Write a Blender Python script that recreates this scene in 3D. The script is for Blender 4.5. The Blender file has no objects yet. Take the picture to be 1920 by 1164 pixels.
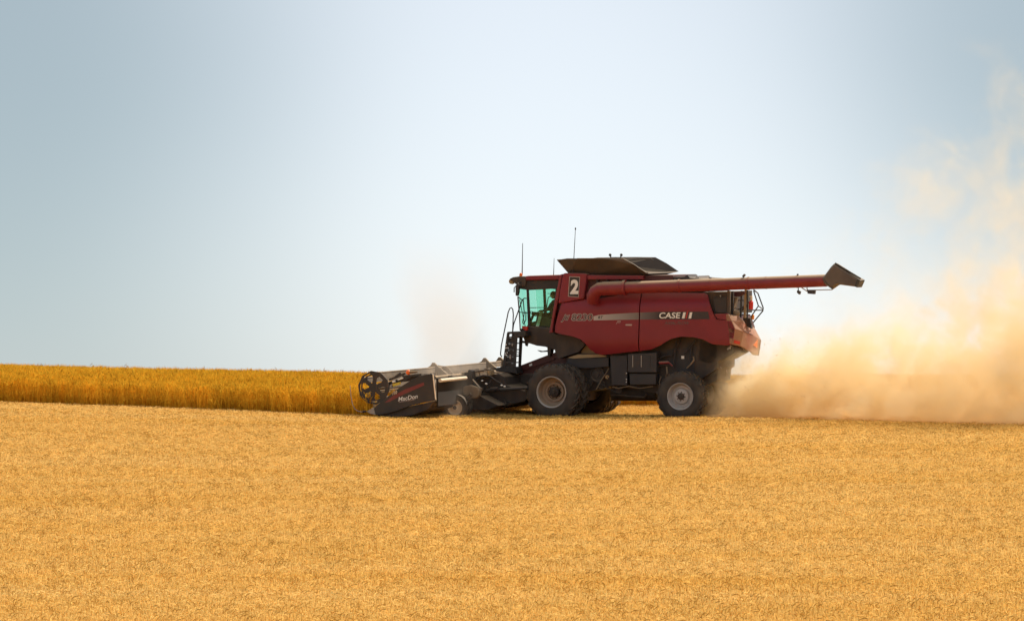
import bpy, bmesh, math, random
import numpy as np
from mathutils import Vector, Matrix

random.seed(7)
rng = np.random.default_rng(7)
R = math.radians
sc = bpy.context.scene
C = sc.collection

# ------------------------------------------------------------------ camera
FPX = 8250.0                      # focal length in pixels of the 1920 px wide photograph
PITCH = math.atan(118.0 / FPX)
cam_d = bpy.data.cameras.new('camera')
cam = bpy.data.objects.new('camera', cam_d); C.objects.link(cam)
cam_d.sensor_width = 36.0
cam_d.lens = FPX / 1920.0 * 36.0
cam_d.clip_start = 0.5; cam_d.clip_end = 20000
cam.location = (0, 0, 0)
cam.rotation_euler = (R(90) + PITCH, 0, 0)
sc.camera = cam

# ------------------------------------------------------------------ sky and sun
SUN_EL = R(52)
SUN_H = Vector((0.80, 0.60, 0)).normalized()          # horizontal direction towards the sun
SUN_DIR = Vector((SUN_H.x * math.cos(SUN_EL), SUN_H.y * math.cos(SUN_EL), math.sin(SUN_EL)))
world = bpy.data.worlds.new('World'); sc.world = world
world.use_nodes = True
wn = world.node_tree; wn.nodes.clear()
w_out = wn.nodes.new('ShaderNodeOutputWorld')
w_bg = wn.nodes.new('ShaderNodeBackground')
w_sky = wn.nodes.new('ShaderNodeTexSky')
w_sky.sky_type = 'NISHITA'; w_sky.sun_disc = False
w_sky.sun_elevation = SUN_EL
w_sky.sun_rotation = math.atan2(SUN_H.x, SUN_H.y)
w_sky.air_density = 0.5; w_sky.dust_density = 0.3; w_sky.ozone_density = 1.0
w_bg.inputs['Strength'].default_value = 0.115
# noise tint over the whole sky, placed to imitate lens vignetting
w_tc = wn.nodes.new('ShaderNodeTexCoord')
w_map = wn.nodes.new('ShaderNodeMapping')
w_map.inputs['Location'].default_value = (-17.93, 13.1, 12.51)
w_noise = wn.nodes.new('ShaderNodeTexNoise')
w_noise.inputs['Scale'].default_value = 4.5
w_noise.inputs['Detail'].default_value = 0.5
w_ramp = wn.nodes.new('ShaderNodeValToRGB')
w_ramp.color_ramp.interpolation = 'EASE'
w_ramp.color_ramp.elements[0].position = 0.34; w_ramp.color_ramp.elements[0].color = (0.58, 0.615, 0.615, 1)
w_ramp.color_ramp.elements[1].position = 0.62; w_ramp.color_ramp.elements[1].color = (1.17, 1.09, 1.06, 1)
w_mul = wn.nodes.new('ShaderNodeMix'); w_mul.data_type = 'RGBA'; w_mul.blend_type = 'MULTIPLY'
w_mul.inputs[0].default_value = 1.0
wn.links.new(w_tc.outputs['Generated'], w_map.inputs['Vector'])
wn.links.new(w_map.outputs[0], w_noise.inputs['Vector'])
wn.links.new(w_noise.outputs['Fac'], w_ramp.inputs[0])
w_veil = wn.nodes.new('ShaderNodeMix'); w_veil.data_type = 'RGBA'; w_veil.inputs[0].default_value = 0.70
w_veil.inputs[7].default_value = (5.7, 6.3, 6.45, 1)               # even milky summer haze
wn.links.new(w_sky.outputs[0], w_veil.inputs[6])
wn.links.new(w_veil.outputs[2], w_mul.inputs[6])
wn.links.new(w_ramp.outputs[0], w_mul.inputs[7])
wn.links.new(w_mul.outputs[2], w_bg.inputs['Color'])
wn.links.new(w_bg.outputs[0], w_out.inputs['Surface'])

sun_d = bpy.data.lights.new('sun', 'SUN')
sun_d.energy = 5.0; sun_d.angle = R(0.5); sun_d.color = (1.0, 0.93, 0.82)
sun = bpy.data.objects.new('sun', sun_d); C.objects.link(sun)
sun.rotation_euler = (-SUN_DIR).to_track_quat('-Z', 'Y').to_euler()

vs = sc.view_settings
vs.view_transform = 'Standard'; vs.look = 'None'; vs.exposure = 0.28; vs.gamma = 1.0
vs.use_curve_mapping = False
cy = sc.cycles
cy.use_denoising = True
cy.use_adaptive_sampling = True; cy.adaptive_threshold = 0.02
cy.max_bounces = 10; cy.diffuse_bounces = 4; cy.glossy_bounces = 3; cy.transmission_bounces = 6
cy.transparent_max_bounces = 16; cy.volume_bounces = 7
cy.volume_step_rate = 0.32; cy.volume_max_steps = 256
sc.render.film_transparent = False

# ------------------------------------------------------------------ measuring helpers
PSI = R(21.0); ROLL = R(2.0)
EU = Vector((math.cos(PSI), -math.sin(PSI), 0))                     # towards the machine's rear
EV = Vector((math.sin(PSI) * math.cos(ROLL), math.cos(PSI) * math.cos(ROLL), math.sin(ROLL)))   # away from the road side
EW = EU.cross(EV)

def ray(px, py):
    x = (px - 960) / FPX; z = (582 - py) / FPX
    return Vector((x, math.cos(PITCH) - z * math.sin(PITCH), math.sin(PITCH) + z * math.cos(PITCH)))
_d = ray(1034, 787)
ORG = _d * (150.0 / _d.y)                                           # where the near front wheel stands
MACH = Matrix(((EU.x, EV.x, EW.x, ORG.x), (EU.y, EV.y, EW.y, ORG.y), (EU.z, EV.z, EW.z, ORG.z), (0, 0, 0, 1)))
MINV = MACH.inverted()
CL = MINV @ Vector((0, 0, 0))
def L(px, py, v):
    """machine coordinates (rearward, sideways, up) of the photo point px, py on the plane at v"""
    d = MINV.to_3x3() @ ray(px, py)
    t = (v - CL.y) / d.y
    return CL + d * t
def LP(pts, v):
    return [(L(x, y, v).x, L(x, y, v).z) for x, y in pts]
VC = 2.45

# ------------------------------------------------------------------ materials
def new_mat(name):
    m = bpy.data.materials.new(name); m.use_nodes = True
    return m, m.node_tree, m.node_tree.nodes['Principled BSDF']
def col(c): return (c[0], c[1], c[2], 1)

DUST = (0.42, 0.29, 0.17)
def surf(name, c, rough=0.5, metal=0.0, var=0.12, scale=3.0, dust=0.15, up=0.4, coat=0.0, bump=0.0, bscale=40, ior=1.45, spec=0.5):
    """painted / rubber / metal surface with blotches and settled dust"""
    m, t, b = new_mat(name)
    N, K = t.nodes, t.links
    tc = N.new('ShaderNodeTexCoord')
    n1 = N.new('ShaderNodeTexNoise'); n1.inputs['Scale'].default_value = scale; n1.inputs['Detail'].default_value = 6
    n1.inputs['Roughness'].default_value = 0.65
    K.new(tc.outputs['Object'], n1.inputs['Vector'])
    mr = N.new('ShaderNodeMapRange'); mr.inputs[1].default_value = 0.3; mr.inputs[2].default_value = 0.7
    mr.inputs[3].default_value = 1 - var; mr.inputs[4].default_value = 1 + var
    K.new(n1.outputs['Fac'], mr.inputs[0])
    mul = N.new('ShaderNodeMix'); mul.data_type = 'RGBA'; mul.blend_type = 'MULTIPLY'; mul.inputs[0].default_value = 1
    mul.inputs[6].default_value = col(c)
    K.new(mr.outputs[0], mul.inputs[7])
    # dust: everywhere a little, more on faces that look upwards
    ge = N.new('ShaderNodeNewGeometry'); sx = N.new('ShaderNodeSeparateXYZ')
    K.new(ge.outputs['Normal'], sx.inputs[0])
    upf = N.new('ShaderNodeMath'); upf.operation = 'MULTIPLY'; upf.use_clamp = True
    upr = N.new('ShaderNodeMapRange'); upr.interpolation_type = 'SMOOTHSTEP'; upr.inputs[1].default_value = 0.25; upr.inputs[2].default_value = 0.95
    K.new(sx.outputs['Z'], upr.inputs[0])
    K.new(upr.outputs[0], upf.inputs[0]); upf.inputs[1].default_value = up
    n2 = N.new('ShaderNodeTexNoise'); n2.inputs['Scale'].default_value = scale * 0.6; n2.inputs['Detail'].default_value = 5
    mp = N.new('ShaderNodeMapping'); mp.inputs['Location'].default_value = (3.1, 1.7, 5.2)
    mp.inputs['Scale'].default_value = (1, 1, 0.45)
    K.new(tc.outputs['Object'], mp.inputs[0]); K.new(mp.outputs[0], n2.inputs['Vector'])
    dr = N.new('ShaderNodeMapRange'); dr.inputs[1].default_value = 0.3; dr.inputs[2].default_value = 0.75
    dr.inputs[3].default_value = 0.25 * dust; dr.inputs[4].default_value = 1.6 * dust
    K.new(n2.outputs['Fac'], dr.inputs[0])
    ad = N.new('ShaderNodeMath'); ad.operation = 'ADD'; ad.use_clamp = True
    K.new(dr.outputs[0], ad.inputs[0]); K.new(upf.outputs[0], ad.inputs[1])
    mx = N.new('ShaderNodeMix'); mx.data_type = 'RGBA'
    K.new(ad.outputs[0], mx.inputs[0]); K.new(mul.outputs[2], mx.inputs[6]); mx.inputs[7].default_value = col(DUST)
    K.new(mx.outputs[2], b.inputs['Base Color'])
    ro = N.new('ShaderNodeMapRange'); ro.inputs[3].default_value = rough; ro.inputs[4].default_value = 0.9
    K.new(ad.outputs[0], ro.inputs[0]); K.new(ro.outputs[0], b.inputs['Roughness'])
    b.inputs['Metallic'].default_value = metal
    b.inputs['IOR'].default_value = ior
    b.inputs['Specular IOR Level'].default_value = spec
    if coat: b.inputs['Coat Weight'].default_value = coat; b.inputs['Coat Roughness'].default_value = 0.15
    if bump:
        n3 = N.new('ShaderNodeTexNoise'); n3.inputs['Scale'].default_value = bscale; n3.inputs['Detail'].default_value = 4
        K.new(tc.outputs['Object'], n3.inputs['Vector'])
        bp = N.new('ShaderNodeBump'); bp.inputs['Strength'].default_value = bump; bp.inputs['Distance'].default_value = 0.02
        K.new(n3.outputs['Fac'], bp.inputs['Height']); K.new(bp.outputs[0], b.inputs['Normal'])
    return m

M = {}
M['red'] = surf('red_paint', (0.20, 0.012, 0.026), 0.34, dust=0.03, up=0.55, var=0.10, scale=1.2, spec=0.4)
M['red_dust_lit_top'] = surf('dusty_red_paint_lit_top', (0.20, 0.014, 0.024), 0.45, dust=0.035, up=0.9, scale=2.5)  # slight dust, plus the auger's sunlit top line painted in as pale top faces
M['hood'] = surf('dust_caked_red_paint', (0.24, 0.045, 0.03), 0.6, dust=0.42, up=0.45, scale=2.2)
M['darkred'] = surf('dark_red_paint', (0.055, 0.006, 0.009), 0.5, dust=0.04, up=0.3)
M['black'] = surf('black_paint', (0.018, 0.017, 0.019), 0.5, dust=0.03, up=0.2)
M['shield'] = surf('black_plastic_shield', (0.022, 0.019, 0.02), 0.5, dust=0.05, up=0.15)
M['charcoal'] = surf('charcoal_steel', (0.020, 0.020, 0.026), 0.55, dust=0.045, up=0.35)
M['chassis'] = surf('grimy_chassis', (0.022, 0.018, 0.02), 0.7, dust=0.09, up=0.4, scale=4)
M['tyre'] = surf('tyre_rubber', (0.020, 0.018, 0.020), 0.75, dust=0.10, up=0.12, scale=5, bump=0.15)
M['rim'] = surf('silver_rim', (0.42, 0.40, 0.40), 0.5, 0.25, dust=0.22, up=0.2)
M['rim_in'] = surf('dusty_rim_dish', (0.30, 0.22, 0.17), 0.7, dust=0.35, up=0.3)
M['tankext'] = surf('grey_tank_panel', (0.055, 0.040, 0.032), 0.6, dust=0.07, up=0.3)
M['dusty'] = surf('dust_covered_steel', (0.10, 0.08, 0.065), 0.85, dust=0.35, up=0.5, scale=4)
M['cream'] = surf('cream_paint', (0.72, 0.58, 0.42), 0.6, dust=0.15, up=0.1)
M['boot'] = surf('rubber_spout', (0.075, 0.06, 0.055), 0.6, dust=0.12, up=0.35)
M['steel'] = surf('bare_steel', (0.35, 0.32, 0.30), 0.45, 0.5, dust=0.15, up=0.3)
M['white'] = surf('white_vinyl', (0.80, 0.78, 0.74), 0.5, dust=0.06, up=0)
M['pale'] = surf('pale_outline_vinyl', (0.42, 0.33, 0.31), 0.5, dust=0.1, up=0)
M['ink'] = surf('black_vinyl', (0.02, 0.02, 0.022), 0.5, dust=0.06, up=0)
M['inkdim'] = surf('dim_vinyl', (0.055, 0.040, 0.055), 0.5, dust=0.1, up=0)
M['redstripe'] = surf('red_vinyl', (0.17, 0.018, 0.022), 0.5, dust=0.08, up=0)
M['yellow'] = surf('yellow_vinyl', (0.55, 0.42, 0.03), 0.5, dust=0.1, up=0)
M['orange'] = surf('orange_lens', (0.85, 0.16, 0.02), 0.3, dust=0.05, up=0.1)
M['amber'] = surf('amber_lens', (0.75, 0.25, 0.02), 0.3, dust=0.05, up=0.1)
M['redlens'] = surf('red_lens', (0.55, 0.02, 0.015), 0.3, dust=0.02, up=0.1)
M['tan'] = surf('tan_chaff_steel', (0.30, 0.21, 0.11), 0.8, dust=0.3, up=0.3)
M['seat'] = surf('seat_fabric', (0.012, 0.013, 0.02), 0.9, dust=0.0, up=0.0)
M['skin'] = surf('skin', (0.45, 0.25, 0.16), 0.55, dust=0, up=0)
M['shirt'] = surf('shirt_cloth', (0.05, 0.055, 0.08), 0.9, dust=0, up=0)
M['backsheet'] = surf('dust_filmed_black_sheet', (0.014, 0.011, 0.010), 0.8, dust=0.035, up=0.2, scale=3)
M['belt'] = surf('draper_canvas', (0.05, 0.045, 0.04), 0.8, dust=0.35, up=0.4)

def glass_mat():
    m = bpy.data.materials.new('teal_tinted_glass'); m.use_nodes = True
    t = m.node_tree; t.nodes.clear()
    o = t.nodes.new('ShaderNodeOutputMaterial'); tr = t.nodes.new('ShaderNodeBsdfTransparent')
    gl = t.nodes.new('ShaderNodeBsdfGlossy'); mx = t.nodes.new('ShaderNodeMixShader')
    tr.inputs[0].default_value = (0.68, 0.91, 0.84, 1)
    gl.inputs['Roughness'].default_value = 0.03; gl.inputs['Color'].default_value = (0.9, 1, 0.97, 1)
    mx.inputs[0].default_value = 0.018
    t.links.new(tr.outputs[0], mx.inputs[1]); t.links.new(gl.outputs[0], mx.inputs[2]); t.links.new(mx.outputs[0], o.inputs[0])
    return m
M['glass'] = glass_mat()

def stripe_mat(name, x0, x1, c0, c1):
    m, t, b = new_mat(name)
    tc = t.nodes.new('ShaderNodeTexCoord'); sx = t.nodes.new('ShaderNodeSeparateXYZ')
    mr = t.nodes.new('ShaderNodeMapRange'); mr.inputs[1].default_value = x0; mr.inputs[2].default_value = x1
    mx = t.nodes.new('ShaderNodeMix'); mx.data_type = 'RGBA'
    mx.inputs[6].default_value = col(c0); mx.inputs[7].default_value = col(c1)
    t.links.new(tc.outputs['Object'], sx.inputs[0]); t.links.new(sx.outputs['X'], mr.inputs[0])
    t.links.new(mr.outputs[0], mx.inputs[0]); t.links.new(mx.outputs[2], b.inputs['Base Color'])
    b.inputs['Roughness'].default_value = 0.5
    return m

# ------------------------------------------------------------------ mesh helpers
class MB:
    def __init__(s): s.v = []; s.f = []
    def add(s, vs_, fs):
        n = len(s.v); s.v += [tuple(p) for p in vs_]; s.f += [tuple(i + n for i in f) for f in fs]
        return s
    def box(s, a, b):
        (x0, y0, z0), (x1, y1, z1) = [tuple(min(p, q) for p, q in zip(a, b)), tuple(max(p, q) for p, q in zip(a, b))]
        return s.add([(x0,y0,z0),(x1,y0,z0),(x1,y1,z0),(x0,y1,z0),(x0,y0,z1),(x1,y0,z1),(x1,y1,z1),(x0,y1,z1)],
                     [(0,3,2,1),(4,5,6,7),(0,1,5,4),(1,2,6,5),(2,3,7,6),(3,0,4,7)])
    def prism(s, pts, v0, v1, top=None):
        """outline in (u, w) between the planes v0 and v1; top = other outline at v1"""
        n = len(pts); q = top or pts
        vs_ = [(x, v0, z) for x, z in pts] + [(x, v1, z) for x, z in q]
        fs = [tuple(range(n)), tuple(range(2*n-1, n-1, -1))]
        fs += [(i, i+n, (i+1) % n + n, (i+1) % n) for i in range(n)]
        return s.add(vs_, fs)
    def tube(s, path, r, n=8, r1=None, cap=True):
        P = [Vector(p) for p in path]; rings = []
        base = len(s.v); m = len(P)
        up = None
        for i, p in enumerate(P):
            d = (P[min(i+1, m-1)] - P[max(i-1, 0)]).normalized()
            if up is None:
                up = Vector((0, 0, 1)) if abs(d.z) < 0.9 else Vector((1, 0, 0))
            a = d.cross(up).normalized(); b2 = a.cross(d).normalized(); up = b2
            rr = r if r1 is None else r + (r1 - r) * i / (m - 1)
            for k in range(n):
                t = 2 * math.pi * k / n
                s.v.append(tuple(p + a * (rr * math.cos(t)) + b2 * (rr * math.sin(t))))
        for i in range(m - 1):
            for k in range(n):
                s.f.append((base+i*n+k, base+i*n+(k+1) % n, base+(i+1)*n+(k+1) % n, base+(i+1)*n+k))
        if cap:
            s.f.append(tuple(base + k for k in range(n))[::-1]); s.f.append(tuple(base+(m-1)*n+k for k in range(n)))
        return s
    def lathe(s, prof, n=32, c=(0, 0, 0)):
        """profile (r, v) turned round the v axis through c"""
        base = len(s.v); m = len(prof)
        for r, v in prof:
            for k in range(n):
                t = 2 * math.pi * k / n
                s.v.append((c[0] + r * math.cos(t), c[1] + v, c[2] + r * math.sin(t)))
        for i in range(m - 1):
            for k in range(n):
                s.f.append((base+i*n+k, base+i*n+(k+1) % n, base+(i+1)*n+(k+1) % n, base+(i+1)*n+k))
        return s
    def bar(s, p, q, w, h=None):
        """square bar from p to q"""
        h = h or w
        p = Vector(p); q = Vector(q); d = (q - p).normalized()
        up = Vector((0, 1, 0)) if abs(d.y) < 0.9 else Vector((0, 0, 1))
        a = d.cross(up).normalized() * w / 2; b2 = d.cross(a).normalized() * h / 2
        vs_ = [p-a-b2, p+a-b2, p+a+b2, p-a+b2, q-a-b2, q+a-b2, q+a+b2, q-a+b2]
        return s.add(vs_, [(0,3,2,1),(4,5,6,7),(0,1,5,4),(1,2,6,5),(2,3,7,6),(3,0,4,7)])
    def sphere(s, c, r, n=12, m=8, sq=(1, 1, 1)):
        base = len(s.v)
        for i in range(m + 1):
            a = math.pi * i / m
            for k in range(n):
                t = 2 * math.pi * k / n
                s.v.append((c[0]+sq[0]*r*math.sin(a)*math.cos(t), c[1]+sq[1]*r*math.sin(a)*math.sin(t), c[2]+sq[2]*r*math.cos(a)))
        for i in range(m):
            for k in range(n):
                s.f.append((base+i*n+k, base+(i+1)*n+k, base+(i+1)*n+(k+1) % n, base+i*n+(k+1) % n))
        return s
    def mesh(s, name, mat, smooth=None, fix=True):
        me = bpy.data.meshes.new(name); me.from_pydata(s.v, [], s.f); me.validate()
        bm = bmesh.new(); bm.from_mesh(me)
        if fix:
            bmesh.ops.remove_doubles(bm, verts=bm.verts, dist=1e-5)
            bmesh.ops.recalc_face_normals(bm, faces=bm.faces)
        if smooth is not None:
            for f in bm.faces: f.smooth = True
            for e in bm.edges:
                if len(e.link_faces) == 2 and e.calc_face_angle(0) > smooth: e.smooth = False
        bm.to_mesh(me); bm.free()
        if mat: me.materials.append(mat)
        return me

def link(name, me, parent=None, bevel=0.0, seg=2):
    o = bpy.data.objects.new(name, me); C.objects.link(o)
    if parent is not None: o.parent = parent
    if bevel:
        b = o.modifiers.new('edge', 'BEVEL'); b.width = bevel; b.segments = seg; b.limit_method = 'ANGLE'; b.angle_limit = R(30)
        b.use_clamp_overlap = True
    return o
def part(name, mb, mat, parent, bevel=0.0, smooth=None, label=None):
    o = link(name, mb.mesh(name, M[mat] if isinstance(mat, str) else mat, smooth), parent, bevel)
    if label: o['label'] = label
    return o
def thing(name, label, cat, mat4=None):
    o = bpy.data.objects.new(name, None); C.objects.link(o); o.empty_display_size = 0.5
    if mat4 is not None: o.matrix_world = mat4
    o['label'] = label; o['category'] = cat
    return o
def stuff(o, label, cat):
    o['kind'] = 'stuff'; o['label'] = label; o['category'] = cat

def smoothstep(a, b, x):
    t = np.clip((x - a) / (b - a), 0, 1); return t * t * (3 - 2 * t)

# ------------------------------------------------------------------ the hill
Z0 = ORG.z
def ground_z(X, Y):
    X = np.asarray(X, float); Y = np.asarray(Y, float)
    z = Z0 + 0.035 * (Y - 150)
    # towards the camera: a shallow valley, then the bank the camera stands on
    t = np.clip(Y / 70.0, 0, 1); z70 = Z0 + 0.035 * (70 - 150)
    h = (-1.7) * (2*t**3 - 3*t**2 + 1) + 70 * (-0.06) * (t**3 - 2*t**2 + t) + z70 * (-2*t**3 + 3*t**2) + 70 * 0.035 * (t**3 - t**2)
    z = np.where(Y < 70, h, z)
    z = np.where(Y < 0, -1.7 - 0.06 * np.clip(Y, -60, 0), z)
    # crest behind the machine, then down
    k = 0.00115; u = np.clip(Y - 158, 0, None); ue = (0.035 + 0.1) / (2 * k)
    para = np.where(u < ue, -k * u * u, -k * ue * ue - 0.135 * (u - ue))
    far = np.clip(u - 260, 0, None) * 0.085
    z = np.where(Y > 158, Z0 + 0.28 + 0.035 * u + para + far, z)
    side = np.where(X < 0, -0.0225 * np.clip(X, -60, 0), 0.003 * np.clip(X, 0, 60))
    z = z + side * smoothstep(95, 146, Y)
    z = z + 0.035 * np.sin(X * 0.31 + Y * 0.17) * np.sin(Y * 0.23 - X * 0.05) * smoothstep(10, 60, Y) * (1 - smoothstep(250, 400, Y))
    return z
xs = np.unique(np.concatenate([np.arange(-45, 45.1, 0.75), -45 - np.geomspace(2, 2500, 22), 45 + np.geomspace(2, 2500, 22)]))
ys = np.unique(np.concatenate([np.arange(-60, 60, 5), np.arange(60, 230, 0.75), 230 + np.geomspace(1, 3500, 40)]))
GX, GY = np.meshgrid(xs, ys); GZ = ground_z(GX, GY)
nx, ny = len(xs), len(ys)
gv = np.stack([GX.ravel(), GY.ravel(), GZ.ravel()], 1)
ii = (np.arange(ny - 1)[:, None] * nx + np.arange(nx - 1)[None]).ravel()
gf = np.stack([ii, ii + 1, ii + 1 + nx, ii + nx], 1)
gm = bpy.data.meshes.new('field'); gm.from_pydata(gv.tolist(), [], gf.tolist())
gm.polygons.foreach_set('use_smooth', [True] * len(gm.polygons))
def ground_mat():
    m, t, b = new_mat('straw_littered_soil')
    N, K = t.nodes, t.links
    tc = N.new('ShaderNodeTexCoord')
    n1 = N.new('ShaderNodeTexNoise'); n1.inputs['Scale'].default_value = 9; n1.inputs['Detail'].default_value = 8; n1.inputs['Roughness'].default_value = 0.75
    K.new(tc.outputs['Object'], n1.inputs['Vector'])
    r = N.new('ShaderNodeValToRGB')
    r.color_ramp.elements[0].position = 0.3; r.color_ramp.elements[0].color = (0.36, 0.17, 0.035, 1)
    r.color_ramp.elements[1].position = 0.62; r.color_ramp.elements[1].color = (0.66, 0.37, 0.10, 1)
    K.new(n1.outputs['Fac'], r.inputs[0]); K.new(r.outputs[0], b.inputs['Base Color'])
    b.inputs['Roughness'].default_value = 0.95; b.inputs['Specular IOR Level'].default_value = 0.1
    bp = N.new('ShaderNodeBump'); bp.inputs['Strength'].default_value = 0.7; bp.inputs['Distance'].default_value = 0.05
    K.new(n1.outputs['Fac'], bp.inputs['Height']); K.new(bp.outputs[0], b.inputs['Normal'])
    return m
gm.materials.append(ground_mat())
field = link('field', gm); field['kind'] = 'structure'

# ------------------------------------------------------------------ crop: stubble and standing wheat
def plant_mat(name, tint, patch, trans=0.35, lo=0.75, hi=1.15):
    m = bpy.data.materials.new(name); m.use_nodes = True
    t = m.node_tree; t.nodes.clear(); N, K = t.nodes, t.links
    o = N.new('ShaderNodeOutputMaterial')
    at = N.new('ShaderNodeAttribute'); at.attribute_name = 'tone'
    ge = N.new('ShaderNodeNewGeometry')
    mp = N.new('ShaderNodeMapping'); mp.inputs['Scale'].default_value = (0.045, 0.30, 0.0)
    K.new(ge.outputs['Position'], mp.inputs[0])
    n = N.new('ShaderNodeTexNoise'); n.inputs['Scale'].default_value = 1.0; n.inputs['Detail'].default_value = 5; n.inputs['Roughness'].default_value = 0.6
    K.new(mp.outputs[0], n.inputs['Vector'])
    mr = N.new('ShaderNodeMapRange'); mr.inputs[1].default_value = 0.32; mr.inputs[2].default_value = 0.68
    K.new(n.outputs['Fac'], mr.inputs[0])
    pm = N.new('ShaderNodeMix'); pm.data_type = 'RGBA'; pm.inputs[6].default_value = col(tint); pm.inputs[7].default_value = col(patch)
    K.new(mr.outputs[0], pm.inputs[0])
    oi = N.new('ShaderNodeObjectInfo')
    m2 = N.new('ShaderNodeMapRange'); m2.inputs[3].default_value = lo; m2.inputs[4].default_value = hi
    K.new(oi.outputs['Random'], m2.inputs[0])
    v1 = N.new('ShaderNodeMix'); v1.data_type = 'RGBA'; v1.blend_type = 'MULTIPLY'; v1.inputs[0].default_value = 1
    K.new(pm.outputs[2], v1.inputs[6]); K.new(at.outputs['Color'], v1.inputs[7])
    v2 = N.new('ShaderNodeMix'); v2.data_type = 'RGBA'; v2.blend_type = 'MULTIPLY'; v2.inputs[0].default_value = 1
    K.new(v1.outputs[2], v2.inputs[6]); K.new(m2.outputs[0], v2.inputs[7])
    df = N.new('ShaderNodeBsdfDiffuse'); tl = N.new('ShaderNodeBsdfTranslucent'); mx = N.new('ShaderNodeMixShader')
    mx.inputs[0].default_value = trans
    K.new(v2.outputs[2], df.inputs[0]); K.new(v2.outputs[2], tl.inputs[0])
    K.new(df.outputs[0], mx.inputs[1]); K.new(tl.outputs[0], mx.inputs[2]); K.new(mx.outputs[0], o.inputs[0])
    return m

class Blades:
    def __init__(s): s.v = []; s.f = []; s.c = []
    def strip(s, pts, widths, side, c):
        n = len(s.v)
        for p, w in zip(pts, widths):
            s.v.append(tuple(p - side * w / 2)); s.v.append(tuple(p + side * w / 2)); s.c += [c, c]
        for i in range(len(pts) - 1):
            s.f.append((n+2*i, n+2*i+1, n+2*i+3, n+2*i+2))
    def ear(s, p, d, ln, w, c):
        """a plump four-sided wheat ear"""
        d = d.normalized(); a = d.orthogonal().normalized(); b2 = d.cross(a)
        n = len(s.v)
        s.v.append(tuple(p)); s.c.append(c)
        for k in range(4):
            t = math.pi / 2 * k
            s.v.append(tuple(p + d * ln * 0.4 + (a * math.cos(t) + b2 * math.sin(t)) * w / 2)); s.c.append(c)
        s.v.append(tuple(p + d * ln)); s.c.append(c)
        for k in range(4):
            s.f += [(n, n+1+k, n+1+(k+1) % 4), (n+5, n+1+(k+1) % 4, n+1+k)]
    def obj(s, name, mat):
        me = bpy.data.meshes.new(name); me.from_pydata(s.v, [], s.f)
        ca = me.color_attributes.new('tone', 'FLOAT_COLOR', 'POINT')
        ca.data.foreach_set('color', np.array([(c[0], c[1], c[2], 1) for c in s.c], 'f').ravel())
        me.materials.append(mat)
        return bpy.data.objects.new(name, me)
rnd = random.Random(3)
STUB_TONES = [(1.06, 1.06, 1.05)] * 5 + [(1.0, 0.97, 0.92)] * 5 + [(0.90, 0.84, 0.70)] * 3 + [(0.52, 0.42, 0.28)] * 2 + [(1.12, 1.14, 1.2)]
WHEAT_TONES = [(1.1, 1.08, 1.0)] * 4 + [(1.0, 0.95, 0.85)] * 4 + [(0.85, 0.75, 0.6)] * 3 + [(0.62, 0.5, 0.4)]
def upright(r):
    a = rnd.uniform(0, 6.283); l = abs(rnd.gauss(0, r))
    return Vector((math.cos(a) * l, math.sin(a) * l, 1)).normalized()
def rside():
    a = rnd.uniform(-1.0, 1.0); return Vector((math.cos(a), math.sin(a), 0))
def stubble_tuft(mat):
    b = Blades()
    for _ in range(38):
        p = Vector((rnd.uniform(-.17, .17), rnd.uniform(-.17, .17), -0.02)); d = upright(0.26)
        h = rnd.uniform(0.09, 0.21); c = rnd.choice(STUB_TONES); w = rnd.uniform(0.007, 0.015)
        b.strip([p, p + d * h * .5, p + d * h + Vector((rnd.gauss(0, .012), rnd.gauss(0, .012), 0))], [w * .8, w, w * .8], rside(), c)
    for _ in range(9):                                             # cut straw and leaves lying about
        p = Vector((rnd.uniform(-.18, .18), rnd.uniform(-.18, .18), rnd.uniform(0.02, 0.15))); a = rnd.uniform(0, 6.283)
        d = Vector((math.cos(a), math.sin(a), rnd.uniform(-.5, .5))); l = rnd.uniform(0.06, 0.16); c = rnd.choice(STUB_TONES)
        b.strip([p, p + d * l * .5 + Vector((0, 0, .015)), p + d * l], [.008, .017, .008], Vector((0, 0, 1)).cross(d).normalized() * .6 + Vector((0, 0, .8)), c)
    return b.obj('stubble_tuft', mat)
def wheat_tuft(mat, tall=False):
    b = Blades()
    for _ in range(3 if tall else 30):
        p = Vector((rnd.uniform(-.17, .17), rnd.uniform(-.17, .17), -0.02)); d = upright(0.10)
        h = rnd.uniform(0.60, 0.84) * (1.28 if tall else 1); c = rnd.choice(WHEAT_TONES) if not tall else (0.5, 0.4, 0.4)
        bend = Vector((rnd.gauss(0, .05), rnd.gauss(0, .05), 0))
        top = p + d * h + bend
        b.strip([p, p + d * h * .55, top], [.009, .009, .007], rside(), c)
        ed = (d + bend * 3 + Vector((rnd.gauss(0, .45), rnd.gauss(0, .45), rnd.uniform(-.9, .1)))).normalized()
        b.ear(top, ed, rnd.uniform(.08, .13), rnd.uniform(.022, .034), c)
        b.strip([top, top + ed * .17], [.016, .003], rside(), c)       # awns
        for _k in range(0 if tall else 2):
            q = p + d * h * rnd.uniform(.35, .8); a = rnd.uniform(0, 6.283)
            e = Vector((math.cos(a), math.sin(a), rnd.uniform(-.6, .5)))
            b.strip([q, q + e * .09, q + e * .17 - Vector((0, 0, .05))], [.008, .014, .003], rside(), rnd.choice(WHEAT_TONES))
    return b.obj('wheat_tuft', mat)

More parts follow.
